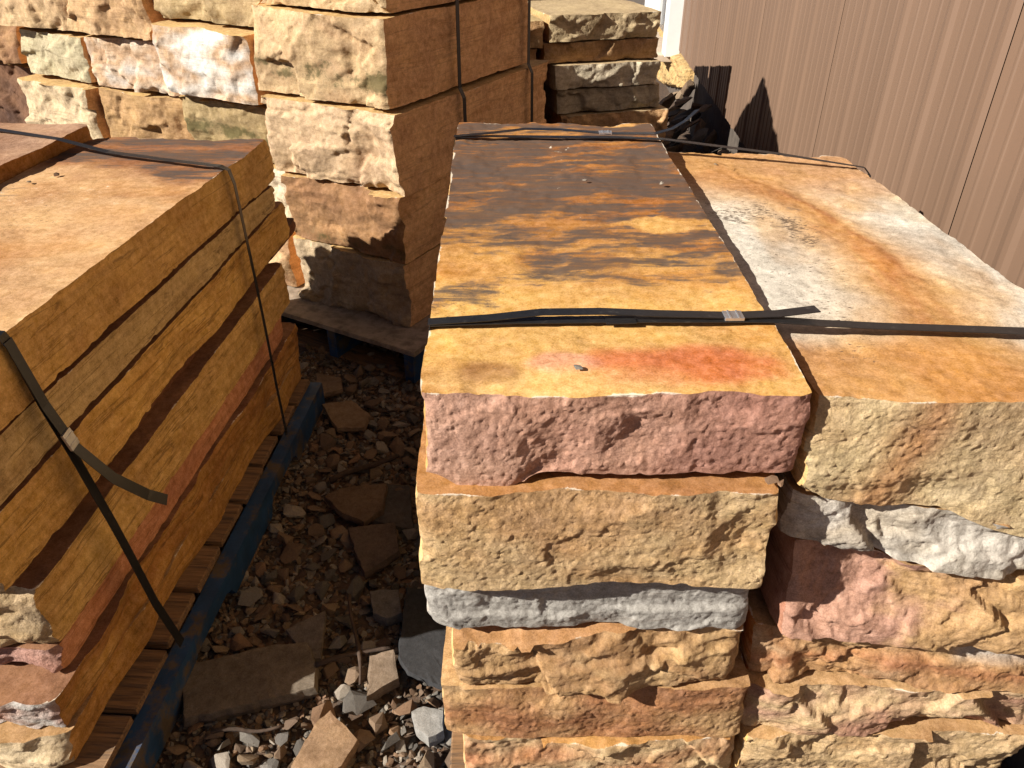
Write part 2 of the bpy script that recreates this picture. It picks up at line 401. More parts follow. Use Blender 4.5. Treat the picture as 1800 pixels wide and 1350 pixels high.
    cS = palette(pal.get('S', pal.get('F', dflt)), tv)
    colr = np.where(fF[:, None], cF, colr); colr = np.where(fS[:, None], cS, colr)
    msk = np.zeros((len(x), 3)); ms2 = np.zeros((len(x), 3))
    lm = lam or {}
    msk[:, 2] = np.where(fS, lm.get('S', .8), np.where(fF, lm.get('F', .38), lm.get('T', 0)))
    bmp = {**dict(T=.22, F=.62, S=.28), **(bump or {})}
    ms2[:, 1] = np.where(fS, bmp['S']*.55, np.where(fF, bmp['F']*.62, bmp['T']*.75))
    de_z = (1-c)*H; de_f = np.minimum(b, 1-b)*Ln; de_s = np.minimum(a, 1-a)*W
    dd = np.minimum(de_f, de_s); edge = np.exp(-np.hypot(de_z, dd)/.004)
    msk[:, 1] = np.maximum(msk[:, 1], edge*edge_pale*(.6+.9*fbm(x*14, y*14, seed+70, 2)))
    V = np.stack([x, y, z], 1)
    if colf: colf(V, dict(T=isT, F=fF, S=fS, L=isL, R=isR, D=isD), colr, msk, ms2, (a, b, c))
    colr = np.where(fF[:, None], tone(colr, ftone, .76), np.where(fS[:, None], tone(colr, .74, 1.0)*np.array([1.05, .985, .96]), tone(colr, .80, .95)))
    cx, cy, z0 = V[:, 0].mean(), V[:, 1].mean(), V[:, 2].min()
    V = V-[cx, cy, z0]
    me = mesh_np(name, V, Q, M_ROCK, True, dict(col=np.clip(colr, .005, .9), msk=np.clip(msk, 0, 1), ms2=np.clip(ms2, 0, 1)))
    cr, sr = math.cos(rot), math.sin(rot)
    o = link(name, me, None, (org[0]+cx*cr-cy*sr, org[1]+sr*cx+cr*cy, z0), rot)
    return tag(o, label, cat, group)

def tone(c, k=.76, sat=.92):
    g = (c@np.array([.3, .59, .11]))[:, None]
    return (g+(c-g)*sat)*k
def blob(V, cx, cy, rx, ry, seed=3, nz=.45, f=9):
    rho = ((V[:, 0]-cx)/rx)**2+((V[:, 1]-cy)/ry)**2+nz*fbm(V[:, 0]*f, V[:, 1]*f, seed, 4)
    return 1-sst(.25, 1.1, rho)
def lerpc(colr, m, c):
    colr += (np.asarray(c)-colr)*np.clip(m, 0, 1)[:, None]

# ---- palettes (sun-free surface colours)
OCH = lin((196, 146, 78)); TAN = lin((205, 168, 108)); CRM = lin((214, 186, 136)); ORG = lin((188, 112, 42)); BRN = lin((136, 88, 46))
PNK = lin((188, 124, 98)); RED = lin((168, 96, 74)); GRY = lin((172, 168, 160)); WHT = lin((208, 202, 190)); DBR = lin((84, 52, 32)); OLV = lin((158, 132, 80))
YEL = lin((206, 152, 66)); PCH = lin((216, 172, 120)); DGY = lin((92, 84, 76))

# ------------------------------------------------------------------ ground
gv = np.array([[-60, -60, 0], [60, -60, 0], [60, 60, 0], [-60, 60, 0]], float)
gm = mesh_np('ground', gv, np.array([[0, 1, 2, 3]]), M_DIRT, False)
tag(link('ground', gm), 'reddish brown bare dirt ground', None, None, 'structure')

# ================================================================== building
WALL_R = -R(3.3)
def wall_pt(s, out=0, z=0):     # s along the wall (starts beside the near stack), out towards the yard
    c0 = np.array([1.125, 4.19]); dv = np.array([math.sin(R(3.3)), math.cos(R(3.3))]); nv = np.array([-dv[1], dv[0]])
    p = c0+dv*(s-4.19)+nv*out
    return (p[0], p[1], z)
bld = empty('metal_building', wall_pt(0), WALL_R)
tag(bld, 'brown ribbed metal building wall beside the stone stacks', 'building')
def panel_profile():
    pts = []
    for r_ in range(4):
        s0 = r_*.2575
        # (along, outwards): shallow lap that falls away, bright return, two stiffening ridges
        pts += [(s0+.000, .000), (s0+.012, .0075), (s0+.030, .0075), (s0+.058, .0), (s0+.085, 0.0), (s0+.0875, .0022), (s0+.093, .0022), (s0+.104, .0),
                (s0+.146, .0), (s0+.1485, .0022), (s0+.154, .0022), (s0+.165, 0), (s0+.205, 0), (s0+.2075, .0026), (s0+.212, .0026), (s0+.222, 0)]
    pts.append((4*.2575-.004, 0))
    return np.array(pts)
pp = panel_profile(); n_ = len(pp)
Z0P, Z1P = .42, 3.1
PV = np.concatenate([np.stack([-pp[:, 1], pp[:, 0], np.full(n_, z)], 1) for z in (Z0P, Z1P)]+[np.stack([np.full(n_, .02), pp[:, 0], np.full(n_, z)], 1) for z in (Z0P, Z1P)])
q = []
for i in range(n_-1):
    q.append((i, i+n_, i+1+n_, i+1)); q.append((i, i+1, i+1+2*n_, i+2*n_))
panel_me = mesh_np('siding_panel', PV, np.array(q), M_SIDING, False)
S_SEAMS = 1.625
for k in range(-3, 7):
    s_ = S_SEAMS+k*1.03
    if 6.05 < s_+1.03 and s_ < 7.9:   # shortened beside the door
        continue
    link('siding_panel', panel_me, bld, (0, s_, 0))
# strip of siding between the last full panel and the door, and beyond the door
def flat_strip(s0, s1, z0, z1):
    m_ = [i for i in range(n_) if pp[i, 0] <= s1-s0]
    P2 = pp[m_]; P2 = np.vstack([P2, [s1-s0, 0]]); n2 = len(P2)
    v2 = np.concatenate([np.stack([-P2[:, 1], P2[:, 0], np.full(n2, z)], 1) for z in (z0, z1)])
    qq = np.array([(i, i+n2, i+1+n2, i+1) for i in range(n2-1)])
    link('siding_panel', mesh_np('siding_panel', v2, qq, M_SIDING, False), bld, (0, s0, 0))
last = max(S_SEAMS+k*1.03+1.03 for k in range(-3, 7) if not (6.05 < S_SEAMS+k*1.03+1.03 and S_SEAMS+k*1.03 < 7.9))
last = S_SEAMS+4*1.03 if S_SEAMS+4*1.03 < 6.1 else S_SEAMS+3*1.03
flat_strip(last, 6.14, Z0P, Z1P)
flat_strip(7.98, 8.83, Z0P, Z1P); flat_strip(6.14, 7.98, 2.55, Z1P)
# foundation, corner, door
bm = bmesh.new(); box_bm(bm, (.22, 4.5, .2), (.36, 16, .44)); bm_obj('foundation', bm, M_CONC, bld)
bm = bmesh.new(); box_bm(bm, (.16, 4.5, 1.78), (.26, 16, 2.68)); bm_obj('inner_wall', bm, M_CONC, bld)
dr = bm_obj('door', (lambda b_: (box_bm(b_, (-.004, 7.06, 1.47), (.05, 1.5, 2.1), .003), b_)[1])(bmesh.new()), M_GLASSD, bld)
for nm, c_, s_ in (('door_jamb', (-.045, 6.24, 1.46), (.11, .20, 2.18)), ('door_jamb', (-.045, 7.83, 1.46), (.11, .30, 2.18)), ('door_jamb', (-.045, 7.035, 2.50), (.11, 1.27, .11)),
                   ('door_stop', (-.02, 7.42, 1.45), (.07, .50, 2.0)), ('door_stop', (-.02, 6.42, 1.45), (.06, .10, 2.0))):
    box(nm, c_, s_, M_WHITE, dr, .004)
box('door_sill', (-.07, 7.0, .345), (.18, 1.55, .05), M_SILL, dr, .004)
# lumpy foam under the door
def foam():
    u, v = np.meshgrid(np.linspace(0, 1, 90), np.linspace(0, 1, 40), indexing='ij')
    y = 5.55+u*2.3; z0 = np.clip(.27-.19*(y-5.55), .02, 1)+.015*fbm(y*9, y*0, 7, 3); z = z0+v*(.40-z0)
    e = np.minimum(np.minimum(u, 1-u)*2.3/.05, np.minimum(v, 1-v)*.3/.03)
    x = -.09*np.clip(e, 0, 1)**.5*(.85+.35*fbm(y*5, z*9, 5, 3))-.010*fbm(y*30, z*40, 8, 4)
    V = np.stack([x+.045, y, z], -1).reshape(-1, 3)
    idx = np.arange(u.size).reshape(u.shape)
    q = np.stack([idx[:-1, :-1], idx[:-1, 1:], idx[1:, 1:], idx[1:, :-1]], -1).reshape(-1, 4)
    me = mesh_np('foam_insulation', V, q, M_FOAM, True)
    return link('foam_insulation', me, bld)
foam()

# ================================================================== pallets
def board(name, c, s, mat, parent, seed, along=0):
    """a board with slightly uneven edges; along = long axis"""
    bm = bmesh.new(); box_bm(bm, (0, 0, 0), s, .003)
    rr = random.Random(seed)
    for v_ in bm.verts:
        v_.co += Vector([rr.uniform(-.0016, .0016) for _ in range(3)])
    o = bm_obj(name, bm, mat, parent, c, rr.uniform(-.006, .006))
    return o
def notched(name, c, Lm, H, T, mat, parent):
    """stringer along y with two arched fork notches, seen from the side"""
    pr = [(0, 0)]
    for n0 in (.22, .60):
        a0, a1 = n0*Lm, (n0+.18)*Lm
        pr += [(a0, 0), (a0+.015, .030), (a0+.04, .042), (a1-.04, .042), (a1-.015, .030), (a1, 0)]
    pr += [(Lm, 0), (Lm, H), (0, H)]
    bm = bmesh.new()
    vs = [bm.verts.new((-T/2, y-Lm/2, z)) for y, z in pr]; f = bm.faces.new(vs)
    ex = bmesh.ops.extrude_face_region(bm, geom=[f])
    bmesh.ops.translate(bm, vec=(T, 0, 0), verts=[v for v in ex['geom'] if isinstance(v, bmesh.types.BMVert)])
    bmesh.ops.recalc_face_normals(bm, faces=bm.faces)
    bmesh.ops.triangulate(bm, faces=[f_ for f_ in bm.faces if len(f_.verts) > 4])
    return bm_obj(name, bm, mat, parent, c)
def pallet(label, org, rot, x0, x1, y0, y1, top=.115, ndeck=8, solid=False, seed=1, deckmat=None, over=.0):
    p = empty('wooden_pallet', (org[0], org[1], 0), rot); tag(p, label, 'pallet', None)
    Ln = y1-y0; W = x1-x0; rr = random.Random(seed)
    hS = top-.018-.014
    for k in range(3):
        x = x0+.02+(W-.04)*k/2
        notched('stringer', (x, (y0+y1)/2, .012), Ln, hS+.002, .038, M_BLUE, p)
    if solid:
        b_ = board('deck_sheet', ((x0+x1)/2, (y0+y1)/2, top-.009), (W+.01, Ln+.01, .018), M_PLY, p, seed)
        for cx, cy, sx, sy in (((x0+x1)/2, y0-.008, W+.014, .006), ((x0+x1)/2, y1+.008, W+.014, .006)):
            box('painted_edge', (cx, cy, top-.009), (sx, sy, .02), M_BLUE, b_, .001)
    else:
        wd = Ln/ndeck
        for k in range(ndeck):
            board('deck_board', ((x0+x1)/2-over/2-.004, y0+wd*(k+.5), top-.009+rr.uniform(-.001, .001)), (W-over-.012+rr.uniform(-.012, .008), wd*rr.uniform(.84, .95), .018), deckmat or M_WOOD, p, seed*31+k)
    for k in range(3):
        board('bottom_board', ((x0+x1)/2, y0+.06+(Ln-.12)*k/2, .007), (W, .10, .012), M_WOOD, p, seed*57+k)
    return p
pallet('blue painted pallet with rough plank deck under the shaded left bundle', (0, 0), -R(3.6), -1.72, -.745, .70, 2.05, .115, 9, seed=2, over=.03)
pallet('pallet under the bundle topped by dark stained and pale slabs', (0, 0), R(1), -.10, .80, .74, 1.95, .12, 8, seed=3)
B_ORG = (-.36, 2.37); B_ROT = -R(30)
pallet('blue edged pallet with a plywood deck under the tall thick block stack', B_ORG, B_ROT, -.62, .10, -.12, 1.0, .14, solid=True, seed=4)
pallet('pallet under the blocks with mossy and white faces', B_ORG, B_ROT, -2.1, -.72, .02, 1.0, .14, 8, seed=5)
B5_ORG = (.17, 3.88); B5_ROT = R(15)
pallet('pallet under the thin slab stack near the white door frame', B5_ORG, B5_ROT, -.42, .68, .02, 1.1, .14, 8, seed=6)

# ================================================================== centre column of slabs
lerp = lambda p, q, t: p+(q-p)*t
def col_C1(V, f, colr, msk, ms2, abc):
    a, b, c = abc; T = f['T']; x, y = V[:, 0], V[:, 1]
    # near part: ochre and peach; far part: dark iron skin with orange streaks
    base = palette([lin((206, 150, 70)), lin((214, 166, 92)), lin((200, 138, 62))], .5+.6*fbm(x*4, y*9, 11, 4))
    colr[T] = base[T]
    xw = x+.04*fbm(x*6, y*6, 301, 3); yw = y+.05*fbm(x*5+3, y*5, 302, 3)
    yd = yw-.16*x; streak = fbm(xw*2.6, yd*11, 303, 5, .62)+.35*fbm(x*8, (y-.16*x)*32, 304, 4, .6)
    far = np.clip((y-.965+.12*(x-.1))/.36, 0, 1)-.75*blob(V, .28, 1.275, .12, .045, 24, .9, 12)+.35*blob(V, .10, 1.12, .10, .05, 25, .9, 12)+.35*blob(V, .31, 1.19, .10, .05, 7, .8, 14)
    far = far-.30*blob(V, .05, 1.86, .18, .06, 4)-.6*blob(V, .27, 1.94, .10, .04, 5, .9, 18)
    lerpc(colr, T*np.clip(far, 0, 1), palette([lin((186, 118, 44)), lin((158, 100, 46)), lin((196, 132, 58))], .5+.7*fbm(x*3, y*16, 26, 4)))
    dark = np.clip(0.47+.72*(streak*1.0+(far-.60)*1.0), 0, .80)*sst(-.05, .35, far+.3*streak)
    dark = np.maximum(dark, .56*blob(V, -.06, 1.00, .10, .06, 12, .9, 16)); dark = np.maximum(dark, .54*blob(V, .33, 1.05, .07, .012, 15, .9, 20))
    dark = np.maximum(dark, .56*blob(V, .22, 1.10, .14, .008, 16, .7, 14)); dark = np.maximum(dark, .55*blob(V, .12, 1.09, .07, .015, 8, .9, 20))
    msk[:, 0] = np.where(T, np.clip(dark, 0, 1), 0)
    ms2[:, 2] = np.where(T, .30*blob(V, -.06, .97, .10, .10, 13)+.14*(1-far)+.18*blob(V, -.05, .83, .10, .05, 14), 0)
    lerpc(colr, T*.8*blob(V, .22, .80, .14, .055, 31, .8, 8), lin((202, 104, 56)))
    lerpc(colr, T*.9*blob(V, -.03, .785, .05, .036, 32, .4, 8), lin((142, 92, 46)))
    lerpc(colr, T*.7*blob(V, .06, .81, .05, .03, 33, .5), lin((216, 150, 122)))
    lerpc(colr, T*.5*blob(V, .06, .76, .20, .05, 34, .5), lin((226, 178, 112)))
    sc = np.clip(1-np.abs(fbm(x*30, y*24, 44, 3))/.13, 0, 1)
    pale = sc*(.50*blob(V, .10, 1.50, .05, .26, 41, .9, 16)+.46*blob(V, .21, 1.42, .04, .12, 42, .9, 16)+.44*blob(V, .09, 1.72, .12, .06, 43, .9, 16))
    msk[:, 1] = np.where(T, np.maximum(pale, msk[:, 1]), msk[:, 1])
    F = f['F']
    lerpc(colr, F*.6*sst(.3, .9, a), lin((166, 108, 88)))
    lerpc(colr, F*.5*(1-sst(.05, .35, a)), lin((214, 164, 130)))
DHERO = (.0055, .0065, .0055); FINE = (.005, .005, None)
slab('stone_slab', 'long slab with dark iron-stained top and rough pink front face', 'stone slab', (-.108, .352, -.132, .343), (.738, .740, 1.955, 1.94), (.842, .838, .845, .84, .954, .955, .957, .955),
     seed=11, d=DHERO, fine=FINE, fres=.0024, pal=dict(F=[lin((206, 152, 116)), lin((196, 138, 106)), lin((182, 122, 92))], S=[CRM, TAN, OCH]), colf=col_C1,
     kinds=dict(F='flatcleft'), feat=dict(F=[('scallop', .34, .30, .05, .06, .010), ('scallop', .57, .48, .055, .04, .012), ('scallop', .78, .95, .04, .05, .012), ('lump', .1, .3, .13, .07, .006), ('tilt', .006)]),
     bot=lambda a: .024*sst(.02, .12, a)*(1-sst(.19, .33, a)), bump=dict(T=.10, F=.62, S=.3), edge_pale=.72)
def col_C2(V, f, colr, msk, ms2, abc):
    lerpc(colr, f['T']*1.0, lin((174, 122, 70)))
slab('stone_slab', 'thick tan slab with grainy face directly under the pink-faced slab', 'stone slab', (-.121, .330, -.13, .335), (.712, .708, 1.93, 1.92), (.670, .670, .672, .672, .825, .825, .832, .832),
     seed=23, d=DHERO, fine=FINE, fres=.0024, pal=dict(F=[TAN, lin((202, 164, 102)), OCH, lin((186, 140, 78))], S=[CRM, TAN]), colf=col_C2, kinds=dict(F='flatcleft'),
     feat=dict(F=[('scallop', .93, .45, .05, .06, .02), ('scallop', .45, .98, .10, .03, .015), ('scallop', .62, .06, .09, .03, .012), ('tilt', .008), ('scallop', .85, .9, .02, .06, .008)]),
     bot=lambda a: .010*(1-sst(.2, .5, a))-.006, bump=dict(F=.8), edge_pale=.6)
slab('stone_slab', 'thin pale grey slab set back between thicker tan slabs', 'stone slab', (-.118, .335, -.12, .34), (.738, .734, 1.9, 1.9), (.560, .562, .565, .565, .664, .664, .668, .668),
     seed=37, d=(.006, .016, .006), fine=FINE, fres=.0027, pal=dict(F=[lin((162, 156, 146)), lin((172, 166, 155)), lin((148, 141, 130))], S=[GRY, WHT]), kinds=dict(F='flatcleft'),
     feat=dict(F=[('lump', .08, .5, .05, .08, .010), ('ledge', .28, .25, .05, .5, .008), ('ledge', .3, .42, .6, 1.0, .012)]), lam=dict(F=.55), bump=dict(F=.5), edge_pale=.3)
slab('stone_slab', 'yellow brown slab with broken stepped ledges along its face', 'stone slab', (-.085, .335, -.10, .33), (.716, .726, 1.9, 1.9), (.444, .450, .45, .45, .548, .558, .556, .556),
     seed=41, d=(.006, .016, .005), fine=FINE, fres=.0027, pal=dict(F=[OCH, lin((190, 146, 80)), lin((170, 122, 62)), TAN], S=[CRM, TAN], T=[lin((186, 140, 92)), lin((176, 128, 80))]),
     feat=dict(F=[('ledge', .50, .56, 0, .62, .012), ('ledge', .28, .62, .50, 1.0, .016), ('ledge', .16, .30, .1, .8, .008), ('scallop', .72, .72, .03, .06, .012), ('scallop', .30, .78, .03, .03, .01), ('scallop', .9, .85, .06, .04, .014), ('tilt', .004)]),
     top=lambda a: .012*(1-sst(.2, .75, a)), bump=dict(F=.6), edge_pale=.6)
slab('stone_slab', 'brown tan slab resting above the lowest slab of its column', 'stone slab', (-.108, .362, -.10, .34), (.714, .712, 1.9, 1.9), (.322, .328, .33, .33, .438, .444, .444, .444),
     seed=53, d=(.006, .016, .006), fine=FINE, fres=.0027, pal=dict(F=[lin((186, 146, 88)), OCH, lin((176, 112, 48)), lin((150, 98, 50))], S=[CRM, TAN]), kinds=dict(F='flatcleft'),
     feat=dict(F=[('scallop', .35, 1.0, .22, .035, .012), ('scallop', .1, .2, .08, .06, .008), ('ledge', .6, .7, .1, .75, .004), ('wave', .006, 6)]), bump=dict(F=.62))
slab('stone_slab', 'orange tan lowest slab lying on the pallet', 'stone slab', (-.078, .352, -.10, .34), (.708, .708, 1.9, 1.9), (.124, .124, .126, .126, .316, .320, .322, .322),
     seed=61, d=(.006, .014, .006), fine=(.004, .005, None), fres=.003, pal=dict(F=[OCH, TAN, ORG], S=[CRM, TAN], T=[lin((194, 146, 84)), lin((186, 132, 70))]), feat=dict(F=[('scallop', .3, .95, .08, .05, .014)]), bump=dict(F=.55))

# ================================================================== right column of slabs
def col_R1(V, f, colr, msk, ms2, abc):
    T = f['T']; x, y = V[:, 0], V[:, 1]
    colr[T] = palette([lin((196, 186, 170)), lin((212, 204, 188)), lin((204, 178, 136))], .45+.6*fbm(x*4, y*4, 77, 4))[T]
    xc = np.interp(y, [.75, .95, 1.1, 1.25, 1.45, 1.6, 1.75], [.55, .60, .615, .61, .57, .50, .42])+.02*fbm(x*5, y*5, 78, 3)
    bw = np.interp(y, [.75, 1.0, 1.3, 1.8], [.09, .055, .05, .10])
    dx = (x-xc)/bw
    lerpc(colr, T*.9*np.exp(-(dx/1.8)**2*np.where(dx > 0, 1.6, .8)), lin((204, 158, 96)))
    stripe = palette([lin((206, 146, 72)), lin((178, 108, 44)), lin((198, 132, 60))], .5+.8*fbm(dx*2.6, y*1.6, 89, 4))
    lerpc(colr, T*.9*np.exp(-dx**2*np.where(dx > 0, 2.0, 1.1))*(.75+.5*fbm(x*9, y*6, 90, 3)), stripe)
    lerpc(colr, T*.6*np.exp(-((x-xc-.018)/.008)**2)*sst(.85, .95, y), lin((150, 84, 34)))
    lerpc(colr, T*.9*(1-sst(.86, .925, y+.02*fbm(x*6, y*6, 79, 3)))*(1-sst(.62, .74, x)), lin((190, 132, 66)))
    lerpc(colr, T*.85*sst(1.40, 1.66, y+.05*fbm(x*6, y*6, 80, 3)), lin((190, 134, 74)))
    lerpc(colr, T*.55*sst(.0, .5, fbm(x*6, y*3, 88, 4)), lin((196, 150, 90)))
    ms2[:, 2] = np.where(T, .24+.22*blob(V, .47, 1.12, .13, .36, 81, .8)*(1-np.exp(-dx**2))+.25*blob(V, .53, 1.32, .05, .07, 82, .9, 14)+.25*blob(V, .43, 1.42, .1, .08, 83, .9, 14), 0)
    msk[:, 0] = np.where(T, .46*blob(V, .49, 1.33, .025, .02, 84, .6, 20)+.44*blob(V, .52, 1.24, .035, .012, 85, .6, 20)+.40*blob(V, .535, 1.43, .03, .06, 86, 1.2, 22), 0)
    F = f['F']; a, b, c = abc
    lerpc(colr, F*.75*np.exp(-((x-.485-.04*(c-.5)+.012*fbm(x*9, c*4, 87, 3))/.032)**2), lin((184, 118, 50)))
slab('stone_slab', 'wide slab with grey white and orange veined top, lying beside the wall', 'stone slab', (.362, .790, .345, .775), (.748, .742, 1.835, 1.815), (.806, .728, .79, .75, .942, .938, .922, .914),
     seed=71, d=DHERO, fine=FINE, fres=.0024, pal=dict(F=[CRM, lin((206, 176, 118)), TAN, lin((198, 160, 98))], S=[CRM, TAN]), colf=col_R1, kinds=dict(F='flatcleft'),
     feat=dict(F=[('scallop', .42, .12, .06, .03, .012), ('scallop', .75, .86, .05, .03, .006), ('tilt', .006), ('wave', .005, 7)], L=[('wave', .005, 6)], R=[('wave', .006, 5)]),
     bot=lambda a: .010*np.sin(a*11)+.008*sst(.1, .3, a), bump=dict(T=.16, F=.8), edge_pale=.6)
slab('stone_slab', 'pale grey white jagged slab sloping under the orange veined slab', 'stone slab', (.362, .79, .36, .79), (.756, .738, 1.8, 1.8), (.716, .640, .70, .65, .796, .730, .785, .735),
     seed=83, d=(.006, .016, .005), fine=FINE, fres=.0027, pal=dict(F=[lin((206, 196, 180)), lin((180, 170, 154)), lin((200, 182, 152)), lin((206, 196, 180))], S=[GRY, lin((150, 144, 136))]),
     feat=dict(F=[('scallop', .55, .8, .09, .03, .016), ('ledge', .5, .3, .3, .9, .010), ('tilt', .012)]), bump=dict(F=.6), edge_pale=.2)
def col_R3(V, f, colr, msk, ms2, abc):
    a, b, c = abc
    lerpc(colr, f['F']*.85*(1-sst(.28, .52, a+.22*fbm(a*5, c*3, 93, 3))), lin((184, 130, 106)))
    lerpc(colr, f['L']*.9, lin((168, 122, 100)))
slab('stone_slab', 'slab with purplish pink and yellow broken face under the pale jagged slab', 'stone slab', (.388, .80, .36, .79), (.758, .722, 1.8, 1.8), (.534, .534, .536, .536, .690, .640, .685, .645),
     seed=97, d=(.006, .016, .005), fine=FINE, fres=.0027, pal=dict(F=[OCH, lin((196, 150, 80)), lin((182, 136, 72))], S=[PNK, TAN]), colf=col_R3,
     feat=dict(F=[('scallop', .12, .75, .06, .09, .026), ('scallop', .42, .62, .10, .05, .016), ('lump', .85, .35, .2, .10, .014), ('tilt', .02), ('scallop', .7, 1.0, .16, .04, .014)]), bump=dict(F=.6))
def col_R4(V, f, colr, msk, ms2, abc):
    a, b, c = abc
    lerpc(colr, f['F']*.8*sst(.62, .7, a)*sst(.5, .7, c), GRY); lerpc(colr, f['F']*.7*np.exp(-((c-.35-.1*np.sin(a*4))/.12)**2), lin((178, 106, 42)))
slab('stone_slab', 'orange streaked slab with folded layers at its left corner', 'stone slab', (.360, .81, .36, .79), (.758, .730, 1.8, 1.8), (.432, .432, .434, .434, .526, .528, .53, .53),
     seed=103, d=(.006, .016, .005), fine=FINE, fres=.0027, pal=dict(F=[TAN, OCH, lin((176, 122, 60)), CRM], S=[CRM, ORG, TAN]), colf=col_R4,
     feat=dict(F=[('ledge', .45, .62, .25, 1, .016), ('scallop', .3, .35, .07, .05, .022), ('lump', .06, .4, .05, .08, .014), ('tilt', .006)]), lam=dict(F=.4), bump=dict(F=.6))
slab('stone_slab', 'pinkish tan slab above the bottom slab next to the wall', 'stone slab', (.362, .83, .36, .79), (.728, .720, 1.8, 1.8), (.325, .326, .327, .327, .426, .426, .428, .428),
     seed=109, d=(.006, .016, .006), fine=FINE, fres=.0027, pal=dict(F=[lin((190, 140, 104)), TAN, lin((182, 126, 92)), OCH], S=[TAN, PNK]),
     feat=dict(F=[('ledge', .6, .66, .15, .6, .010), ('scallop', .75, .1, .16, .05, .020), ('scallop', .3, .9, .1, .04, .014)]), bump=dict(F=.6))
slab('stone_slab', 'yellow tan bottom slab next to the wall, lying on the pallet', 'stone slab', (.372, .835, .36, .79), (.722, .722, 1.8, 1.8), (.124, .124, .126, .126, .318, .320, .32, .32),
     seed=113, d=(.006, .014, .005), fine=(.004, .005, None), fres=.003, pal=dict(F=[OCH, TAN, lin((196, 152, 84))], S=[TAN]), feat=dict(F=[('scallop', .8, .3, .12, .08, .02), ('ledge', .5, .5, .2, .8, .008)]), bump=dict(F=.6))

# ================================================================== left column (shaded side towards the aisle)
LD_ = (.022, .0068, .0050); LF = (.006, .005, None)
def xe(y, sh=0): return -.807+.1016*(y-1.058)+sh      # right edge line of the top slab
def lslab(label, zb, zt, y0, y1, sh0, sh1, seed, wl=.50, **k):
    return slab('stone_slab', label, 'stone slab', (xe(y0)-wl, xe(y0)+sh0, xe(y1)-wl, xe(y1)+sh1), (y0, y0, y1, y1),
                (zb[0], zb[0], zb[1], zb[1], zt[0], zt[0], zt[1], zt[1]), seed=seed, d=LD_, fine=LF, fres=.004, **k)
def col_LA(V, f, colr, msk, ms2, abc):
    T = f['T']; x, y = V[:, 0], V[:, 1]
    colr[T] = palette([lin((200, 150, 96)), lin((206, 162, 112)), lin((196, 140, 80))], .5+.6*fbm(x*4, y*5, 131, 4))[T]
    far = sst(1.78, 1.98, y+.35*(x+1.0)+.12*fbm(x*5, y*7, 132, 4))
    lerpc(colr, T*far*.9, lin((150, 92, 50)))
    msk[:, 0] = np.where(T, np.clip(far*(.62+.35*fbm(x*3, y*14, 133, 3)), 0, 1)+.42*blob(V, -1.22, 1.72, .14, .12, 134, .6)+.44*blob(V, -.88, 1.10, .10, .015, 137), 0)
    ms2[:, 2] = np.where(T, .22+.22*blob(V, -1.1, 1.6, .2, .3, 135), 0)
    msk[:, 1] = np.where(T, np.maximum(msk[:, 1], .34*blob(V, -1.1, 1.70, .3, .12, 136, .8)), msk[:, 1])
lslab('long slab with brown stained top and wood-grained shaded side, on the left bundle', (.728, .742), (.853, .853), .86, 2.20, 0, 0, 127, wl=.49,
      pal=dict(F=[TAN, OCH], S=[lin((192, 154, 90)), lin((202, 166, 102)), lin((180, 140, 78))]), colf=col_LA, bump=dict(T=.12), feat=dict(R=[('tilt', .010), ('wave', .004, 3)]))
lslab('olive tan slab with fine dark layers right under the brown-topped slab', (.622, .672), (.716, .730), .87, 2.16, .002, .008, 139,
      pal=dict(F=[TAN, OLV], S=[lin((184, 160, 110)), lin((194, 170, 120)), lin((168, 140, 92))], T=[lin((126, 86, 60)), lin((146, 102, 70)), lin((112, 78, 58))]), feat=dict(R=[('tilt', .006)]), lam=dict(S=1))  # dark tops here and on most slabs below: bed stain plus painted groove shade
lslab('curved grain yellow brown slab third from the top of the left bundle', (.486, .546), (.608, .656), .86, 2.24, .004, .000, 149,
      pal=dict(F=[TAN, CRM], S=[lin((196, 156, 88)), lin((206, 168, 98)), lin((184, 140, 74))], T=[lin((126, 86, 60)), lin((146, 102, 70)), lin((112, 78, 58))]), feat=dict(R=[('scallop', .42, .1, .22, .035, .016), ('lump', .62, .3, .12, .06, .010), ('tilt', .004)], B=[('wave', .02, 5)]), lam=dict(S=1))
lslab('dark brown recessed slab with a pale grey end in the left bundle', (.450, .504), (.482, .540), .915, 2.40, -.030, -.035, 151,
      pal=dict(F=[GRY, lin((150, 140, 124))], S=[lin((120, 80, 56)), lin((104, 70, 52))], T=[DBR]), lam=dict(S=.3))  # dark brown side and top: stain plus the deep overhang shade painted in
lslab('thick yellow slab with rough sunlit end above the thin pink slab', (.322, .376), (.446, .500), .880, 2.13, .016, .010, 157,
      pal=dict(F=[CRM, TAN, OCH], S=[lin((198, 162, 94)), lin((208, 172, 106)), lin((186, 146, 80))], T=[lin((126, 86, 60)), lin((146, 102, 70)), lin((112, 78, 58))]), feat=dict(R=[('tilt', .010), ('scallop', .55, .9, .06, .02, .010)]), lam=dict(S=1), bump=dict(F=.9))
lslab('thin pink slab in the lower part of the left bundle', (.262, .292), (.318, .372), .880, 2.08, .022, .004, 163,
      pal=dict(F=[lin((196, 150, 134)), PNK], S=[lin((190, 130, 98)), lin((200, 144, 106)), lin((178, 116, 82))], T=[lin((126, 86, 60)), lin((146, 102, 70)), lin((112, 78, 58))]), lam=dict(S=.6), bump=dict(F=.9))
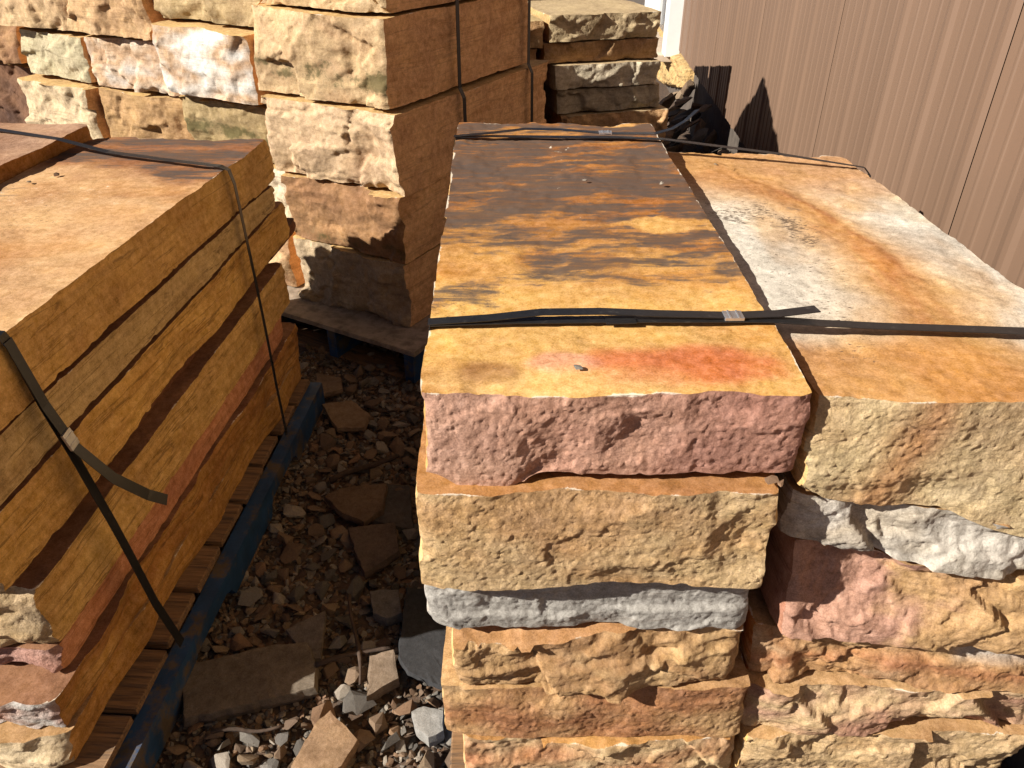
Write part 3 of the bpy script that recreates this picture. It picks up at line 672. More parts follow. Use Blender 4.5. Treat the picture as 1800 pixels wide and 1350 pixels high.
lslab('orange and white crusted rough ended slab low in the left bundle', (.186, .196), (.258, .288), .815, 2.15, .040, .020, 167,
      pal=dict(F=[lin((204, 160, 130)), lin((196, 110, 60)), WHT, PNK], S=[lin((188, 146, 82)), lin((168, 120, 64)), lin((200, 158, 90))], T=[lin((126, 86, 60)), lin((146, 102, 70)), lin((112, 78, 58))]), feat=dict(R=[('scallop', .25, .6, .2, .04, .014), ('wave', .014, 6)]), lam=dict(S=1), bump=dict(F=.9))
lslab('cream tan bottom slab of the left bundle lying on the blue pallet', (.117, .117), (.184, .192), .785, 2.12, .040, .024, 173,
      pal=dict(F=[CRM, TAN], S=[lin((192, 148, 82)), lin((182, 136, 72))], T=[lin((180, 140, 92))]), feat=dict(R=[('wave', .012, 5)]), lam=dict(S=1))
# second column of the same bundle, behind it on the left
for q_, (zb_, zt_, lb) in enumerate([(.78, .885, 'purplish beige topped slab overlapping the far left edge of the brown-topped slab'), (.56, .775, 'tan slab hidden under the purplish beige topped slab'), (.33, .555, 'brown slab in the middle of the far left column'), (.117, .325, 'tan slab at the foot of the far left column')]):
    slab('stone_slab', lb, 'stone slab', (-1.74, -1.325-.02*q_, -1.66, -1.185-.027*q_), (.95, .95, 2.26, [2.22, 2.34, 2.43, 2.30][q_]), (zb_, zt_), seed=181+q_*4, d=(.02, .014, .014), fine=(.008, .008, None),
         pal=dict(F=[TAN, OCH], S=[lin((150, 100, 52)), OCH], T=[lin((176, 136, 108)), lin((166, 124, 92)), lin((184, 146, 116))]), lam=dict(S=.7), feat=dict(T=[('wave', .006, 4)], R=[('wave', .012, 5)]))

# ================================================================== tall block stack behind (corner towards the camera)
def mossf(amount, v0=.3, wash=None):
    def f(V, fl, colr, msk, ms2, abc):
        a, b, c = abc
        ms2[:, 0] = np.where(fl['F'], amount*np.exp(-((c-v0)/.22)**2)*(.75+.6*fbm(a*4, c*3, 201, 3)), 0)
        if wash is not None: lerpc(colr, fl['F']*.8*sst(-.1, .25, fbm(a*3+2, c*2.5, 203, 3)), wash)
    return f
BDX = (.0095, .016, .0085); BF = (.006, .007, None)
SHD = [lin((222, 178, 126)), lin((230, 188, 138)), lin((212, 166, 114))]  # block sides: colour lightened to lift the shade on them
blocks = [
 # label, x0,x1, y0,y1, zb, zt, seed, palF, colf, feat
 ('tan block topping the tall strapped stack', -.51, .0, .03, .85, 1.142, 1.425, 211, [lin((206, 172, 118)), TAN, OCH], None, []),
 ('thick tan block with green moss strip on its chipped face', -.545, -.005, .0, .86, .886, 1.132, 221, [lin((204, 160, 106)), TAN, lin((196, 150, 92))], mossf(.85, .30), [('ledge', .22, .24, .35, 1, .014), ('scallop', .75, .6, .03, .09, .022), ('scallop', .2, .7, .06, .05, .012)]),
 ('smooth cream block with a broken scooped corner', -.525, .02, -.015, .97, .622, .872, 223, [lin((214, 176, 124)), lin((210, 172, 122)), lin((202, 158, 104))], None, [('scallop', .83, .35, .10, .13, .030), ('wave', .006, 4)]),
 ('brown block with dark weathered face and pale chipped top edge', -.50, .005, .0, .90, .388, .612, 227, [lin((172, 118, 60)), lin((150, 104, 52)), lin((186, 132, 68))], mossf(.62, .15), [('scallop', .5, 1.0, .28, .03, .018), ('wave', .006, 4)]),
 ('grey tan bottom block of the tall stack standing on plywood', -.51, .0, .0, .92, .142, .380, 229, [lin((186, 158, 116)), lin((176, 148, 108))], None, [('scallop', .92, .5, .07, .09, .03), ('wave', .008, 4)]),
]
for lb, x0, x1, y0, y1, zb_, zt_, sd, pf, cf, ft in blocks:
    slab('stone_block', lb, 'stone block', (x0, x1), (y0, y1), (zb_, zt_), B_ORG, B_ROT, d=BDX, fine=BF, fres=.0058, grit=.5, ftone=.74, seed=sd, pal=dict(F=pf, S=SHD, T=[TAN]), kinds=dict(F='cleft'),
         colf=cf, feat=dict(F=ft, R=[('wave', .008, 4)]), lam=dict(S=.5, F=.3), bump=dict(F=.42, S=.22))
row = [
 # second stack
 ('olive tan block above the white-patched block', -.985, -.50, .05, .90, 1.062, 1.30, 241, [OLV, lin((190, 158, 96)), TAN], None),
 ('white block with brown patches beside the mossy strip block', -.965, -.495, .0, .90, .832, 1.052, 243, [WHT, lin((222, 214, 200)), lin((196, 152, 100)), WHT], None),
 ('green mossy block under the white-patched block', -.95, -.49, .03, .90, .618, .822, 245, [lin((178, 146, 80)), OLV], mossf(.95, .42)),
 ('white cream block squeezed behind the left bundle', -.94, -.475, .02, .90, .385, .608, 247, [CRM, lin((220, 200, 168))], None),
 ('orange tan foot block beside the tall stack', -.96, -.50, .02, .90, .142, .378, 249, [lin((196, 140, 84)), TAN], None),
 # third stack
 ('rounded tan block with scalloped face and smooth flutes', -1.46, -1.0, .03, .90, .985, 1.24, 251, [lin((206, 160, 98)), lin((198, 150, 88)), TAN], None),
 ('white and orange banded block under the fluted tan block', -1.46, -.985, .05, .90, .790, .978, 253, [lin((222, 206, 182)), lin((206, 160, 108)), WHT], None),
 ('mustard brown block under the banded white block', -1.44, -.98, .07, .90, .560, .782, 255, [lin((170, 128, 62)), OCH], None),
 ('tan block low in the row behind the left bundle', -1.45, -.99, .07, .90, .142, .552, 257, [TAN], None),
 # fourth stack
 ('tan block at the far left end of the block row', -1.98, -1.475, .05, .90, .975, 1.22, 261, [lin((204, 158, 100)), TAN], None),
 ('grey green block with chipped face at the far left of the row', -1.93, -1.47, .06, .90, .790, .968, 263, [lin((186, 170, 122)), lin((196, 178, 134))], None),
 ('pale cream block under the grey green block', -1.95, -1.45, .03, .90, .560, .782, 265, [CRM, lin((206, 174, 124))], None),
 ('brown block low at the far left of the row', -1.95, -1.48, .06, .90, .142, .552, 267, [OCH], None),
 # fifth stack
 ('brown block beyond the far left end of the row', -2.48, -2.02, .12, .90, .80, 1.20, 271, [BRN, OCH], None),
 ('dark brown block under the brown block at the row end', -2.46, -2.0, .14, .90, .46, .79, 273, [BRN, DBR], None),
 ('brown foot block at the row end', -2.46, -2.0, .12, .90, .0, .45, 275, [BRN, OCH], None),
]
for lb, x0, x1, y0, y1, zb_, zt_, sd, pf, cf in row:
    rr = random.Random(sd); dz = .02*rr.uniform(-.5, .5)
    slab('stone_block', lb, 'stone block', (x0-.058+rr.uniform(-.006, .008), x1-.058+rr.uniform(-.012, .004), x0-.05, x1-.066), (y0+rr.uniform(-.03, .03), y0+rr.uniform(-.03, .03), y1, y1), (zb_, zb_+rr.uniform(0, .008), zb_, zb_, zt_-rr.uniform(0, .014), zt_-rr.uniform(0, .014), zt_, zt_), B_ORG, B_ROT, d=(.013, .026, .012), fine=(.008, .01, None), fres=.0065, grit=.5, ftone=.74, seed=sd,
         pal=dict(F=pf, S=SHD, T=[TAN]), kinds=dict(F='cleft'), colf=cf, feat=dict(F=[('wave', .012, 5)]), lam=dict(S=.5, F=.5), bump=dict(F=.45))

# ================================================================== thin slab stack near the door
G5 = [lin((176, 150, 100)), lin((190, 164, 114)), lin((160, 132, 84))]
b5 = [
 ('olive tan top slab of the stack near the white door frame', .0, .560, .00, .55, .832, .945, 301, G5),
 ('brown chipped slab second from the top of the stack near the door', -.02, .57, .02, .9, .735, .825, 303, [lin((150, 114, 64)), OCH]),
 ('grey cream slab in the middle of the stack near the door', .03, .575, -.02, .9, .622, .728, 305, [lin((196, 180, 146)), lin((186, 168, 134))]),
 ('grey tan slab second from the bottom of the stack near the door', .05, .60, .0, .9, .505, .614, 307, [lin((176, 160, 128)), lin((160, 142, 108))]),
 ('yellow tan slab low in the stack near the door', .07, .64, -.02, .9, .33, .495, 309, [lin((180, 134, 74)), OCH]),
 ('brown bottom slab of the stack near the door', .05, .63, .02, .9, .142, .322, 311, [OCH, BRN]),
]
for lb, x0, x1, y0, y1, zb_, zt_, sd, pf in b5:
    slab('stone_slab', lb, 'stone slab', (x0, x1), (y0, y1), (zb_, zt_), B5_ORG, B5_ROT, d=(.013, .03, .010), fine=(.008, .01, None), fres=.006, grit=.5, ftone=.98, seed=sd, pal=dict(F=pf, S=pf, T=[lin((190, 166, 126)), lin((180, 156, 116))]), lam=dict(S=.4), bump=dict(F=.5))
slab('stone_slab', 'olive tan slab behind the top slab of the stack near the door', 'stone slab', (.0, .56), (.565, 1.05), (.832, .95), B5_ORG, B5_ROT, d=(.02, .024, .014), seed=321, pal=dict(F=G5, S=G5, T=[lin((190, 166, 126)), lin((180, 156, 116))]))
for q_, (zb_, zt_) in enumerate([(.142, .33), (.335, .52), (.525, .70), (.705, .80), (.805, .925)]):
    slab('stone_slab', ['tan slab at the foot of the narrow column behind the strapped stack', 'brown slab second up in the narrow column behind the strapped stack', 'tan slab in the middle of the narrow column behind the strapped stack', 'thin brown slab below the top of the narrow column behind the strapped stack', 'tan top slab of the narrow column behind the strapped stack'][q_], 'stone slab',
         (-.44, -.02-.02*(q_ % 2)), (.0+.03*(q_ % 2), .9), (zb_, zt_), B5_ORG, B5_ROT, d=(.012, .03, .010), seed=331+q_*3, pal=dict(F=[TAN, OCH, BRN], S=[OCH], T=G5))

# ================================================================== straps
def ribbon(name, pts, width, mat, parent, up=None, thick=.0012, sub=4):
    """flat band following pts (world); up = list of outward normals"""
    P = [np.array(p, float) for p in pts]; U = [np.array(u, float) for u in up]
    # densify linearly
    Q_, UU = [], []
    for i in range(len(P)-1):
        for t in np.linspace(0, 1, sub, endpoint=False):
            Q_.append(P[i]*(1-t)+P[i+1]*t); UU.append(U[i]*(1-t)+U[i+1]*t)
    Q_.append(P[-1]); UU.append(U[-1])
    Vv = []
    for i in range(len(Q_)):
        t = Q_[min(i+1, len(Q_)-1)]-Q_[max(i-1, 0)]; t /= np.linalg.norm(t)
        u = UU[i]-t*np.dot(UU[i], t); u /= np.linalg.norm(u); s = np.cross(t, u)
        for sx, sz in ((-.5, 0), (.5, 0), (.5, 1), (-.5, 1)):
            Vv.append(Q_[i]+s*sx*width+u*sz*thick)
    qs = []
    for i in range(len(Q_)-1):
        for k in range(4):
            a, b = i*4+k, i*4+(k+1) % 4; qs.append((a, b, b+4, a+4))
    qs.append((0, 3, 2, 1)); e = (len(Q_)-1)*4; qs.append((e, e+1, e+2, e+3))
    me = mesh_np(name, np.array(Vv), np.array(qs), mat, False)
    return link(name, me, parent)
def clip(p, dirv, upv, w, parent, ln=.030):
    d = np.array(dirv, float); d /= np.linalg.norm(d); u = np.array(upv, float); u -= d*np.dot(u, d); u /= np.linalg.norm(u); s = np.cross(u, d)
    bm = bmesh.new(); box_bm(bm, (0, 0, 0), (ln, w*1.10, .0050), .0008)
    box_bm(bm, (-ln*.22, 0, .0018), (ln*.10, w*1.06, .004), .0006); box_bm(bm, (ln*.22, 0, .0018), (ln*.10, w*1.06, .004), .0006)
    o = bm_obj('strap_seal', bm, M_CLIP, parent)
    o.matrix_world = Matrix(((d[0], s[0], u[0], p[0]), (d[1], s[1], u[1], p[1]), (d[2], s[2], u[2], p[2]), (0, 0, 0, 1)))
    return o
UP = (0, 0, 1)
SB = []
# near strap over the two columns
t1 = empty('packing_strap'); tag(t1, 'black packing strap with loose tail across the near end of the dark stained slab', 'strap', 'straps')
ribbon('band', [(-.110, .905, .13), (-.110, .905, .66), (-.110, .905, .84), (-.1105, .905, .945), (-.109, .905, .9585), (.0, .910, .9600), (.15, .913, .9600), (.30, .914, .9600), (.352, .914, .9590), (.42, .913, .9540), (.50, .912, .9500), (.65, .909, .9460), (.79, .905, .9425), (.805, .905, .932), (.812, .905, .86), (.83, .905, .13)],
       .0185, M_STRAP, t1, [(-1, 0, 0)]*4+[(-.6, 0, .7)]+[UP]*8+[(.7, 0, .7), (1, 0, 0), (1, 0, 0)], sub=3)
ribbon('strap_tail', [(-.112, .905, .9605), (-.03, .909, .9645), (.04, .914, .9705), (.12, .917, .9700), (.20, .918, .9660), (.30, .918, .9635), (.36, .922, .9640), (.415, .932, .9660)], .0185, M_STRAP, t1, [(-.3, 0, .9)]+[UP]*7, sub=3)
ribbon('strap_overlap', [(.125, .907, .9615), (.165, .908, .9620)], .0200, M_STRAP, t1, [UP]*2)
clip((.297, .9165, .9640), (1, .01, 0), UP, .0195, t1, .026)
# far strap over the two columns
t2 = empty('packing_strap'); tag(t2, 'black packing strap with upturned tail across the far end of the dark stained slab', 'strap', 'straps')
ribbon('band', [(-.136, 1.80, .13), (-.137, 1.80, .70), (-.136, 1.80, .93), (-.131, 1.80, .960), (-.05, 1.80, .9625), (.10, 1.795, .9625), (.25, 1.79, .9625), (.345, 1.78, .9615), (.60, 1.735, .941), (.785, 1.70, .921), (.800, 1.70, .905), (.812, 1.70, .13)],
       .016, M_STRAP, t2, [(-1, 0, 0)]*3+[(-.6, 0, .7)]+[UP]*5+[(.7, 0, .7), (1, 0, 0), (1, 0, 0)], sub=3)
ribbon('strap_tail', [(-.134, 1.80, .9625), (-.06, 1.803, .968), (.03, 1.808, .977), (.11, 1.806, .976), (.22, 1.800, .969), (.33, 1.802, .968), (.37, 1.81, .977), (.40, 1.82, .992), (.43, 1.84, 1.012)], .016, M_STRAP, t2, [(-.3, 0, .9)]+[UP]*4+[(0, 0, 1), (-.3, 0, .9), (-.5, 0, .8), (-.5, 0, .8)], sub=3)
clip((.215, 1.802, .9705), (1, -.02, 0), UP, .0175, t2, .03)
# straps of the left bundle
t3 = empty('packing_strap'); tag(t3, 'wide black strap with dangling tail over the near side of the left bundle', 'strap', 'straps')
ribbon('band', [(-1.30, 1.03, .862), (-1.0, 1.045, .8600), (-.83, 1.055, .8600), (-.803, 1.056, .8560), (-.797, 1.058, .835), (-.785, 1.06, .72), (-.772, 1.063, .63), (-.746, 1.063, .45), (-.735, 1.060, .38), (-.716, 1.055, .24), (-.690, 1.053, .12)],
       .022, M_STRAP, t3, [UP]*3+[(.6, 0, .7)]+[(1, 0, 0)]*7, sub=3)
ribbon('strap_tail', [(-.797, 1.056, .846), (-.780, 1.058, .72), (-.760, 1.062, .63), (-.728, 1.085, .54), (-.70, 1.125, .465), (-.682, 1.150, .43)], .022, M_STRAP, t3, [(1, 0, .2)]+[(1, 0, .1)]*5, sub=3)
clip((-.7615, 1.060, .648), (.20, .04, -.95), (1, 0, .2), .023, t3, .034)
t4 = empty('packing_strap'); tag(t4, 'grey black strap crossing the far end of the brown-topped slab', 'strap', 'straps')
ribbon('band', [(-1.42, 2.13, .895), (-1.20, 2.055, .887), (-1.05, 2.005, .867), (-.85, 1.935, .8645), (-.725, 1.895, .8640), (-.703, 1.89, .8560), (-.696, 1.89, .82), (-.692, 1.885, .70), (-.688, 1.88, .56), (-.680, 1.86, .42), (-.666, 1.82, .26), (-.650, 1.78, .12)],
       .0175, M_STRAP, t4, [UP]*5+[(.6, 0, .7)]+[(1, 0, 0)]*6, sub=3)
# straps on the tall stack
def B_w(x, y, z):
    c, s = math.cos(B_ROT), math.sin(B_ROT); return (B_ORG[0]+x*c-y*s, B_ORG[1]+x*s+y*c, z)
nx = (math.cos(B_ROT), math.sin(B_ROT), 0)
for yy, lb in ((.335, 'black strap down the shaded side of the tall stack, nearer its corner'), (.80, 'black strap down the shaded side of the tall stack, at its far end')):
    t_ = empty('packing_strap'); tag(t_, lb, 'strap', 'straps')
    ribbon('band', [B_w(-.3, yy, 1.433), B_w(-.02, yy, 1.433), B_w(.016, yy, 1.425), B_w(.026, yy, 1.38), B_w(.024, yy, .89), B_w(.040, yy, .86), B_w(.042, yy, .62), B_w(.044, yy, .14)], .019, M_STRAP, t_, [UP, UP, (.6*nx[0], .6*nx[1], .7)]+[nx]*5, sub=3)

# ================================================================== loose stones, gravel, sticks
def hull(seed, n=16, flat=.55):
    r = np.random.default_rng(seed)
    p = r.normal(size=(n, 3)); p /= np.linalg.norm(p, axis=1)[:, None]; p *= r.uniform(.75, 1.05, (n, 1))
    p *= [r.uniform(.85, 1.15), r.uniform(.6, .95), flat*r.uniform(.7, 1.3)]
    bm = bmesh.new()
    for q_ in p: bm.verts.new(q_)
    bmesh.ops.convex_hull(bm, input=bm.verts)
    loose = [v for v in bm.verts if not v.link_faces]; bmesh.ops.delete(bm, geom=loose, context='VERTS')
    bmesh.ops.triangulate(bm, faces=bm.faces)
    V = np.array([v.co[:] for v in bm.verts]); bm.verts.index_update(); T = np.array([[v.index for v in f.verts] for f in bm.faces]); bm.free()
    return V, T
PROTO = [hull(400+i, random.Random(i).choice([11, 13, 16, 19]), [.35, .5, .65, .45][i % 4]) for i in range(18)]
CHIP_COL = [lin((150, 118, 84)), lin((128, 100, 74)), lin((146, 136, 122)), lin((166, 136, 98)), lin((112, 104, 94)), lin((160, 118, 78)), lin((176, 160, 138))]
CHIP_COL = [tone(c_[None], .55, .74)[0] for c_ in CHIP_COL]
def stone_attrs(n, colr, bump=.35):
    c_ = np.tile(colr, (n, 1)); m_ = np.zeros((n, 3)); s_ = np.zeros((n, 3)); s_[:, 1] = bump*.6; s_[:, 2] = .05
    return dict(col=c_, msk=m_, ms2=s_)
rng = np.random.default_rng(5)
def in_aisle(x, y):   # ground the camera can see between the bundles
    xl = -.66+.06*(y-1.0); return xl < x < -.06 and .70 < y < 2.5
# large flat pieces traced as outlines on the ground
def flagstone(name, label, pix, ztop, thick, colr, seed, tilt=(0, 0), cat='stone', group=None, dark=0):
    P = np.array([atz(px, py, ztop)[:2] for px, py in pix]); c0 = P.mean(0); P = P-c0
    r = np.random.default_rng(seed)
    out = []
    n = len(P)
    for i in range(n):
        a, b = P[i], P[(i+1) % n]; L_ = np.linalg.norm(b-a); k = max(2, int(L_/.012))
        nrm = np.array([b[1]-a[1], a[0]-b[0]])/L_
        for t in np.linspace(0, 1, k, endpoint=False):
            out.append(a*(1-t)+b*t+nrm*.004*float(fbm(np.array([t*L_*30+i*9]), np.array([seed*1.3]), seed, 3)[0]))
    out = np.array(out); m = len(out)
    rings = []
    cen = np.zeros(2)
    for s_, z_, jit in ((.96, -thick, 0), (1.03, -thick*.55, .002), (1.0, -.003, .001), (.985, 0, .0005), (.80, .0008, 0), (.5, .001, 0), (.2, .001, 0)):
        q_ = out*s_; zz = z_+.0016*fbm(q_[:, 0]*18, q_[:, 1]*18, seed, 3)+r.normal(0, 1, m)*jit+q_[:, 0]*tilt[0]+q_[:, 1]*tilt[1]
        rings.append(np.column_stack([q_, zz]))
    V = np.concatenate(rings+[np.array([[0, 0, .001], [0, 0, -thick]])])
    T = []
    K = len(rings)
    for k in range(K-1):
        for i in range(m):
            j = (i+1) % m; a, b, c_, d_ = k*m+i, k*m+j, (k+1)*m+j, (k+1)*m+i; T += [(a, b, c_), (a, c_, d_)]
    for i in range(m):
        j = (i+1) % m; T.append(((K-1)*m+i, (K-1)*m+j, K*m)); T.append((j, i, K*m+1))
    zmin = V[:, 2].min(); V[:, 2] -= zmin
    at = stone_attrs(len(V), colr, .3)
    at['col'] = tone(at['col'], .62, .8)*(1+.18*fbm(V[:, 0]*9, V[:, 1]*14, seed, 3))[:, None]; at['msk'][:, 1] = .18; at['ms2'][:, 2] = .12
    area = np.sum(out[:, 0]*np.roll(out[:, 1], -1)-np.roll(out[:, 0], -1)*out[:, 1])
    T = np.array(T)
    if area < 0: T = T[:, ::-1]
    me = mesh_np(name, V, T, M_ROCK, False, at)
    o = link(name, me, None, (c0[0], c0[1], ztop+zmin)); tag(o, label, cat, group)
    return o, c0, np.abs(P).max()
flags = [
 ('long grey brown flagstone lying against the blue pallet', [(318, 1172), (470, 1137), (540, 1130), (556, 1165), (553, 1207), (420, 1240), (322, 1262)], .045, .035, lin((128, 112, 92)), (.0, .05)),
 ('black slate plate standing close to the foot of the centre column', [(714, 1030), (790, 1040), (800, 1215), (770, 1205), (716, 1180), (700, 1150)], .085, .016, lin((58, 58, 60)), (.05, .0)),
 ('flat brown plate in the middle of the aisle', [(570, 872), (600, 858), (680, 850), (672, 895), (640, 915), (600, 900)], .05, .025, lin((122, 96, 70)), (0, .04)),
 ('dark brown square plate in the aisle', [(612, 928), (693, 920), (702, 968), (640, 1005), (622, 962)], .05, .028, lin((112, 92, 76)), (.02, .05)),
 ('dark plate behind the square brown plate', [(650, 850), (720, 852), (726, 930), (695, 925), (655, 915)], .030, .02, lin((92, 84, 78)), (0, 0)),
 ('half sunlit tan flat stone at the sunny patch of gravel', [(510, 1345), (560, 1265), (580, 1250), (630, 1300), (600, 1345), (570, 1365)], .05, .03, lin((176, 136, 92)), (0, .05)),
 ('pale grey stone beside the foot of the centre column', [(723, 1250), (745, 1240), (778, 1250), (780, 1285), (752, 1298), (728, 1275)], .05, .035, lin((168, 164, 156)), (.04, 0)),
 ('triangular grey brown stone leaning in the gravel', [(503, 1110), (575, 1082), (562, 1150), (540, 1152)], .05, .02, lin((120, 106, 92)), (0, .3)),
 ('light brown plate near the far pallet', [(566, 712), (618, 706), (652, 730), (640, 748), (592, 750)], .045, .02, lin((150, 120, 86)), (0, .1)),
 ('flat tan plate behind the pallet corner', [(555, 655), (600, 664), (602, 684), (558, 696)], .04, .02, lin((140, 112, 82)), (0, 0)),
 ('grey square stone near the centre column foot', [(650, 1040), (700, 1038), (706, 1075), (680, 1085), (655, 1075)], .05, .03, lin((126, 118, 108)), (0, .1)),
 ('grey brown chunk below the crossed sticks', [(650, 1155), (692, 1145), (700, 1190), (645, 1220)], .05, .03, lin((146, 122, 96)), (0, .12)),
]
occ = []
for i, (lb, pix, zt_, th, cc, tl) in enumerate(flags):
    o_, c0, rad = flagstone('flat_stone', lb, pix, zt_, th, cc, 500+i, tl); occ.append((c0[0], c0[1], rad*.62))
# 300 loose stones of their own in the aisle
placed = []
tries = 0
cv = [dict() for _ in CHIP_COL]
def chip_mesh(pi, ci):
    if pi not in cv[ci]:
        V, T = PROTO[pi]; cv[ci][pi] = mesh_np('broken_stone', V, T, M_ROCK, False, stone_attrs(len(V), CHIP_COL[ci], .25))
    return cv[ci][pi]
CN = ['light brown', 'dark brown', 'grey', 'tan', 'dark grey', 'rusty orange', 'pale']
while len(placed) < 300 and tries < 60000:
    tries += 1
    y = rng.uniform(.72, 2.35); x = rng.uniform(-.72, .0)
    if not in_aisle(x, y): continue
    r_ = np.clip(rng.lognormal(math.log(.0165), .42), .009, .045)
    if tries < 800: r_ = rng.uniform(.018, .034)
    if any((x-a)**2+(y-b)**2 < (c_+r_*.6)**2 for a, b, c_ in occ): continue
    if any((x-a)**2+(y-b)**2 < ((c_+r_)*.72)**2 for a, b, c_ in placed): continue
    placed.append((x, y, r_))
    ci = int(rng.choice(len(CHIP_COL), p=[.22, .2, .16, .14, .12, .08, .08])); pi = int(rng.integers(len(PROTO)))
    o_ = link('broken_stone', chip_mesh(pi, ci)); o_.scale = (r_*1.2, r_*1.2, r_*1.1)
    o_.rotation_euler = (rng.normal(0, .35), rng.normal(0, .35), rng.uniform(0, 6.28)); o_.location = (x, y, .006+r_*.42)
    size = 'large ' if r_ > .027 else ('small ' if r_ < .014 else '')
    zone = 'beside the blue pallet' if x < -.46+.06*(y-1) else ('by the centre column' if x > -.24 else 'in mid aisle')
    along = 'in the sunny patch' if y < .97 else ('near the plywood pallet' if y > 1.75 else ('by the grey brown flagstone' if y < 1.25 else 'by the flat brown plates'))
    tag(o_, size+CN[ci]+' broken stone '+zone+' '+along, 'stone', 'loose broken stones in the aisle')
# the smaller rest: one mass of gravel
def gravel(regions, seed):
    r = np.random.default_rng(seed); VV, TT, CC = [], [], []; nb = 0
    for (x0, x1, y0, y1, n, ra, rb) in regions:
        for _ in range(n):
            x, y = r.uniform(x0, x1), r.uniform(y0, y1); rad = r.uniform(ra, rb)*(1 if r.random() < .85 else 1.5)
            V, T = PROTO[int(r.integers(len(PROTO)))]
            ax = r.uniform(0, 6.28); ca, sa = math.cos(ax), math.sin(ax); tx, ty = r.normal(0, .4, 2)
            v = V*rad; v = np.column_stack([v[:, 0]*ca-v[:, 1]*sa, v[:, 0]*sa+v[:, 1]*ca, v[:, 2]+tx*v[:, 0]+ty*v[:, 1]])
            VV.append(v+[x, y, rad*.30]); TT.append(T+nb); nb += len(v)
            cc = CHIP_COL[int(r.integers(len(CHIP_COL)))]*r.uniform(.7, 1.15); CC.append(np.tile(cc, (len(v), 1)))
    V = np.concatenate(VV); at = stone_attrs(len(V), CHIP_COL[0], .25); at['col'] = np.concatenate(CC)
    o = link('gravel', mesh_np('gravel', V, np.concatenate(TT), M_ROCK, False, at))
    return tag(o, 'small broken stone gravel covering the ground', 'gravel', None, 'stuff')
gravel([(-.78, .02, .66, 2.45, 12000, .005, .014), (-2.2, 1.0, .2, .75, 1500, .006, .02), (-.5, 1.1, 2.2, 5.2, 2500, .008, .03), (-.75, .05, 2.3, 2.9, 600, .008, .02), (.8, .96, .6, 2.3, 300, .008, .02)], 9)
# rubble leaning against the wall foot
for k in range(110):
    s_ = rng.uniform(3.0, 5.5); ci = int(rng.choice([0, 1, 3, 4])); r_ = rng.uniform(.04, .085)
    off_ = rng.uniform(.03, .36); p_ = wall_pt(s_, off_); o_ = link('rubble_stone', chip_mesh(int(rng.integers(18)), ci)); o_.scale = (r_*1.2, r_, r_*.75)
    o_.rotation_euler = (rng.normal(0, .3), R(-40)+rng.normal(0, .35), WALL_R+rng.normal(0, .5)); o_.location = (p_[0], p_[1], r_*.5+.40*max(0, 1-off_/.36)*rng.random()**.5)
    tag(o_, CN[ci]+' rubble stone heaped at the metal wall'+(' near the yellow foam' if s_ > 4.5 else ' beside the thin slabs' if s_ > 3.8 else ' behind the veined slab'), 'stone', 'rubble along the wall')
# sticks
def stick(label, a, b, r0, seed):
    a, b = np.array(a), np.array(b); r = random.Random(seed); n = 9; m = 7; V, Q_ = [], []
    d = (b-a)/np.linalg.norm(b-a); s = np.cross(d, [0, 0, 1]); s /= np.linalg.norm(s); u = np.cross(s, d)
    for i in range(n):
        t = i/(n-1); c_ = a+(b-a)*t+s*.006*math.sin(t*5+seed)+u*.003*math.sin(t*8); rad = r0*(1-.35*t)*r.uniform(.85, 1.15)
        for k in range(m):
            an = 6.283*k/m; V.append(c_+(s*math.cos(an)+u*math.sin(an))*rad*r.uniform(.85, 1.12))
    for i in range(n-1):
        for k in range(m): Q_.append((i*m+k, i*m+(k+1) % m, (i+1)*m+(k+1) % m, (i+1)*m+k))
    V += [a, b]; Q_ = [list(q_) for q_ in Q_]
    for k in range(m): Q_.append([(k+1) % m, k, n*m, n*m]); Q_.append([(n-1)*m+k, (n-1)*m+(k+1) % m, n*m+1, n*m+1])
    V = np.array(V); c0 = V.mean(0)
    bm = bmesh.new(); vs = [bm.verts.new(v-c0) for v in V]
    for q_ in Q_:
        q2 = list(dict.fromkeys(q_))
        try: bm.faces.new([vs[i] for i in q2])
        except ValueError: pass
    o = bm_obj('wood_stick', bm, M_STICK, None, c0, 0, True); return tag(o, label, 'stick')
stick('bent brown stick lying upright down the gravel', atz(618, 1045, .055), atz(632, 1205, .05), .0055, 1)
stick('dark flat splintered stick crossing the bent stick', atz(555, 1165, .045), atz(690, 1138, .05), .006, 2)
stick('reddish brown stick half buried near the dark plates', atz(580, 845, .04), atz(700, 800, .05), .010, 3)
stick('thin stick at the sunny end of the gravel', atz(370, 1290, .04), atz(500, 1275, .045), .005, 4)
stick('pale straight splinter near the light brown plate', atz(640, 716, .04), atz(698, 724, .045), .006, 5)
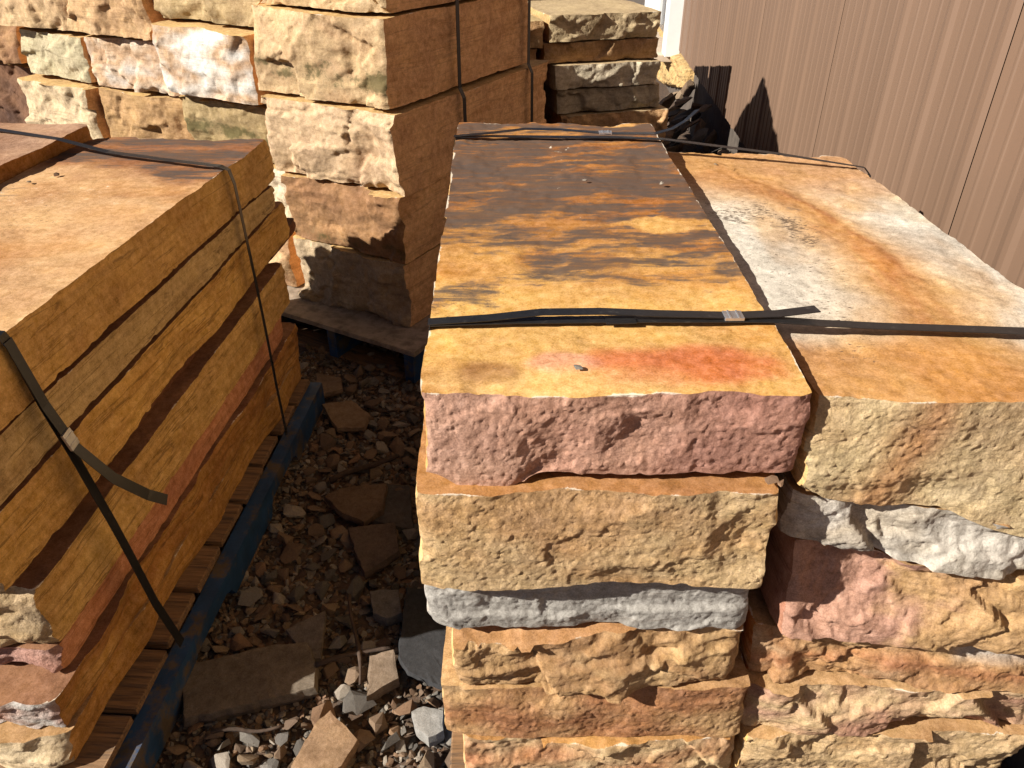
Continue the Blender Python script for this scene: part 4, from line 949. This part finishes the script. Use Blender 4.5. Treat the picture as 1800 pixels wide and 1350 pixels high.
# crumbs and leaves on the slabs
for k, (px, py, z_, r_, ci, lb) in enumerate([(1028, 317, .962, .006, 6, 'tiny pale crumb on the dark stain of the centre slab'), (1163, 323, .962, .007, 6, 'white chip on the dark stain near the slab edge'), (1016, 648, .958, .009, 2, 'small grey chip on the peach coloured slab end'), (1357, 846, .834, .012, 5, 'reddish chip wedged under the pink-faced slab'), (1372, 850, .832, .009, 5, 'smaller reddish chip beside the wedged chip'),
                                              (100, 308, .858, .010, 5, 'brown chip on the brown-topped slab'), (52, 320, .858, .008, 3, 'tan chip on the brown-topped slab'), (255, 607, .50, .010, 3, 'tan pebble'), (1258, 289, .924, .006, 3, 'tan crumb on the orange veined slab')]):
    if lb == 'tan pebble': continue
    p_ = atz(px, py, z_); o_ = link('stone_chip', chip_mesh(k*2 % 18, ci)); o_.scale = (r_, r_, r_*.8); o_.location = (p_[0], p_[1], z_+r_*.15); o_.rotation_euler = (0, 0, k)
    tag(o_, lb, 'stone chip')
def leaf(px, py, z_, seed, lb):
    p_ = atz(px, py, z_); bm = bmesh.new(); n = 6; vs = []
    for i in range(n+1):
        t = i/n; wv = .0028*math.sin(math.pi*min(.98, t+.04)); vs.append((bm.verts.new((-wv, t*.013-.0065, .0015*math.sin(t*3)+.002)), bm.verts.new((0, t*.013-.0065, .0015*math.sin(t*3))), bm.verts.new((wv, t*.013-.0065, .0015*math.sin(t*3)+.002))))
    for i in range(n):
        for k in (0, 1): bm.faces.new((vs[i][k], vs[i][k+1], vs[i+1][k+1], vs[i+1][k]))
    ex = bmesh.ops.extrude_face_region(bm, geom=list(bm.faces)); bmesh.ops.translate(bm, vec=(0, 0, .0005), verts=[v for v in ex['geom'] if isinstance(v, bmesh.types.BMVert)])
    o = bm_obj('dry_leaf', bm, M_LEAF, None, (p_[0], p_[1], z_+.001), seed); tag(o, lb, 'leaf', 'dry leaves on the orange veined slab')
for k, (px, py) in enumerate([(1710, 467), (1650, 480), (1640, 488), (1750, 523), (1494, 486)]):
    leaf(px, py, .921, k*1.3, 'small dry leaf lying on the orange veined slab')
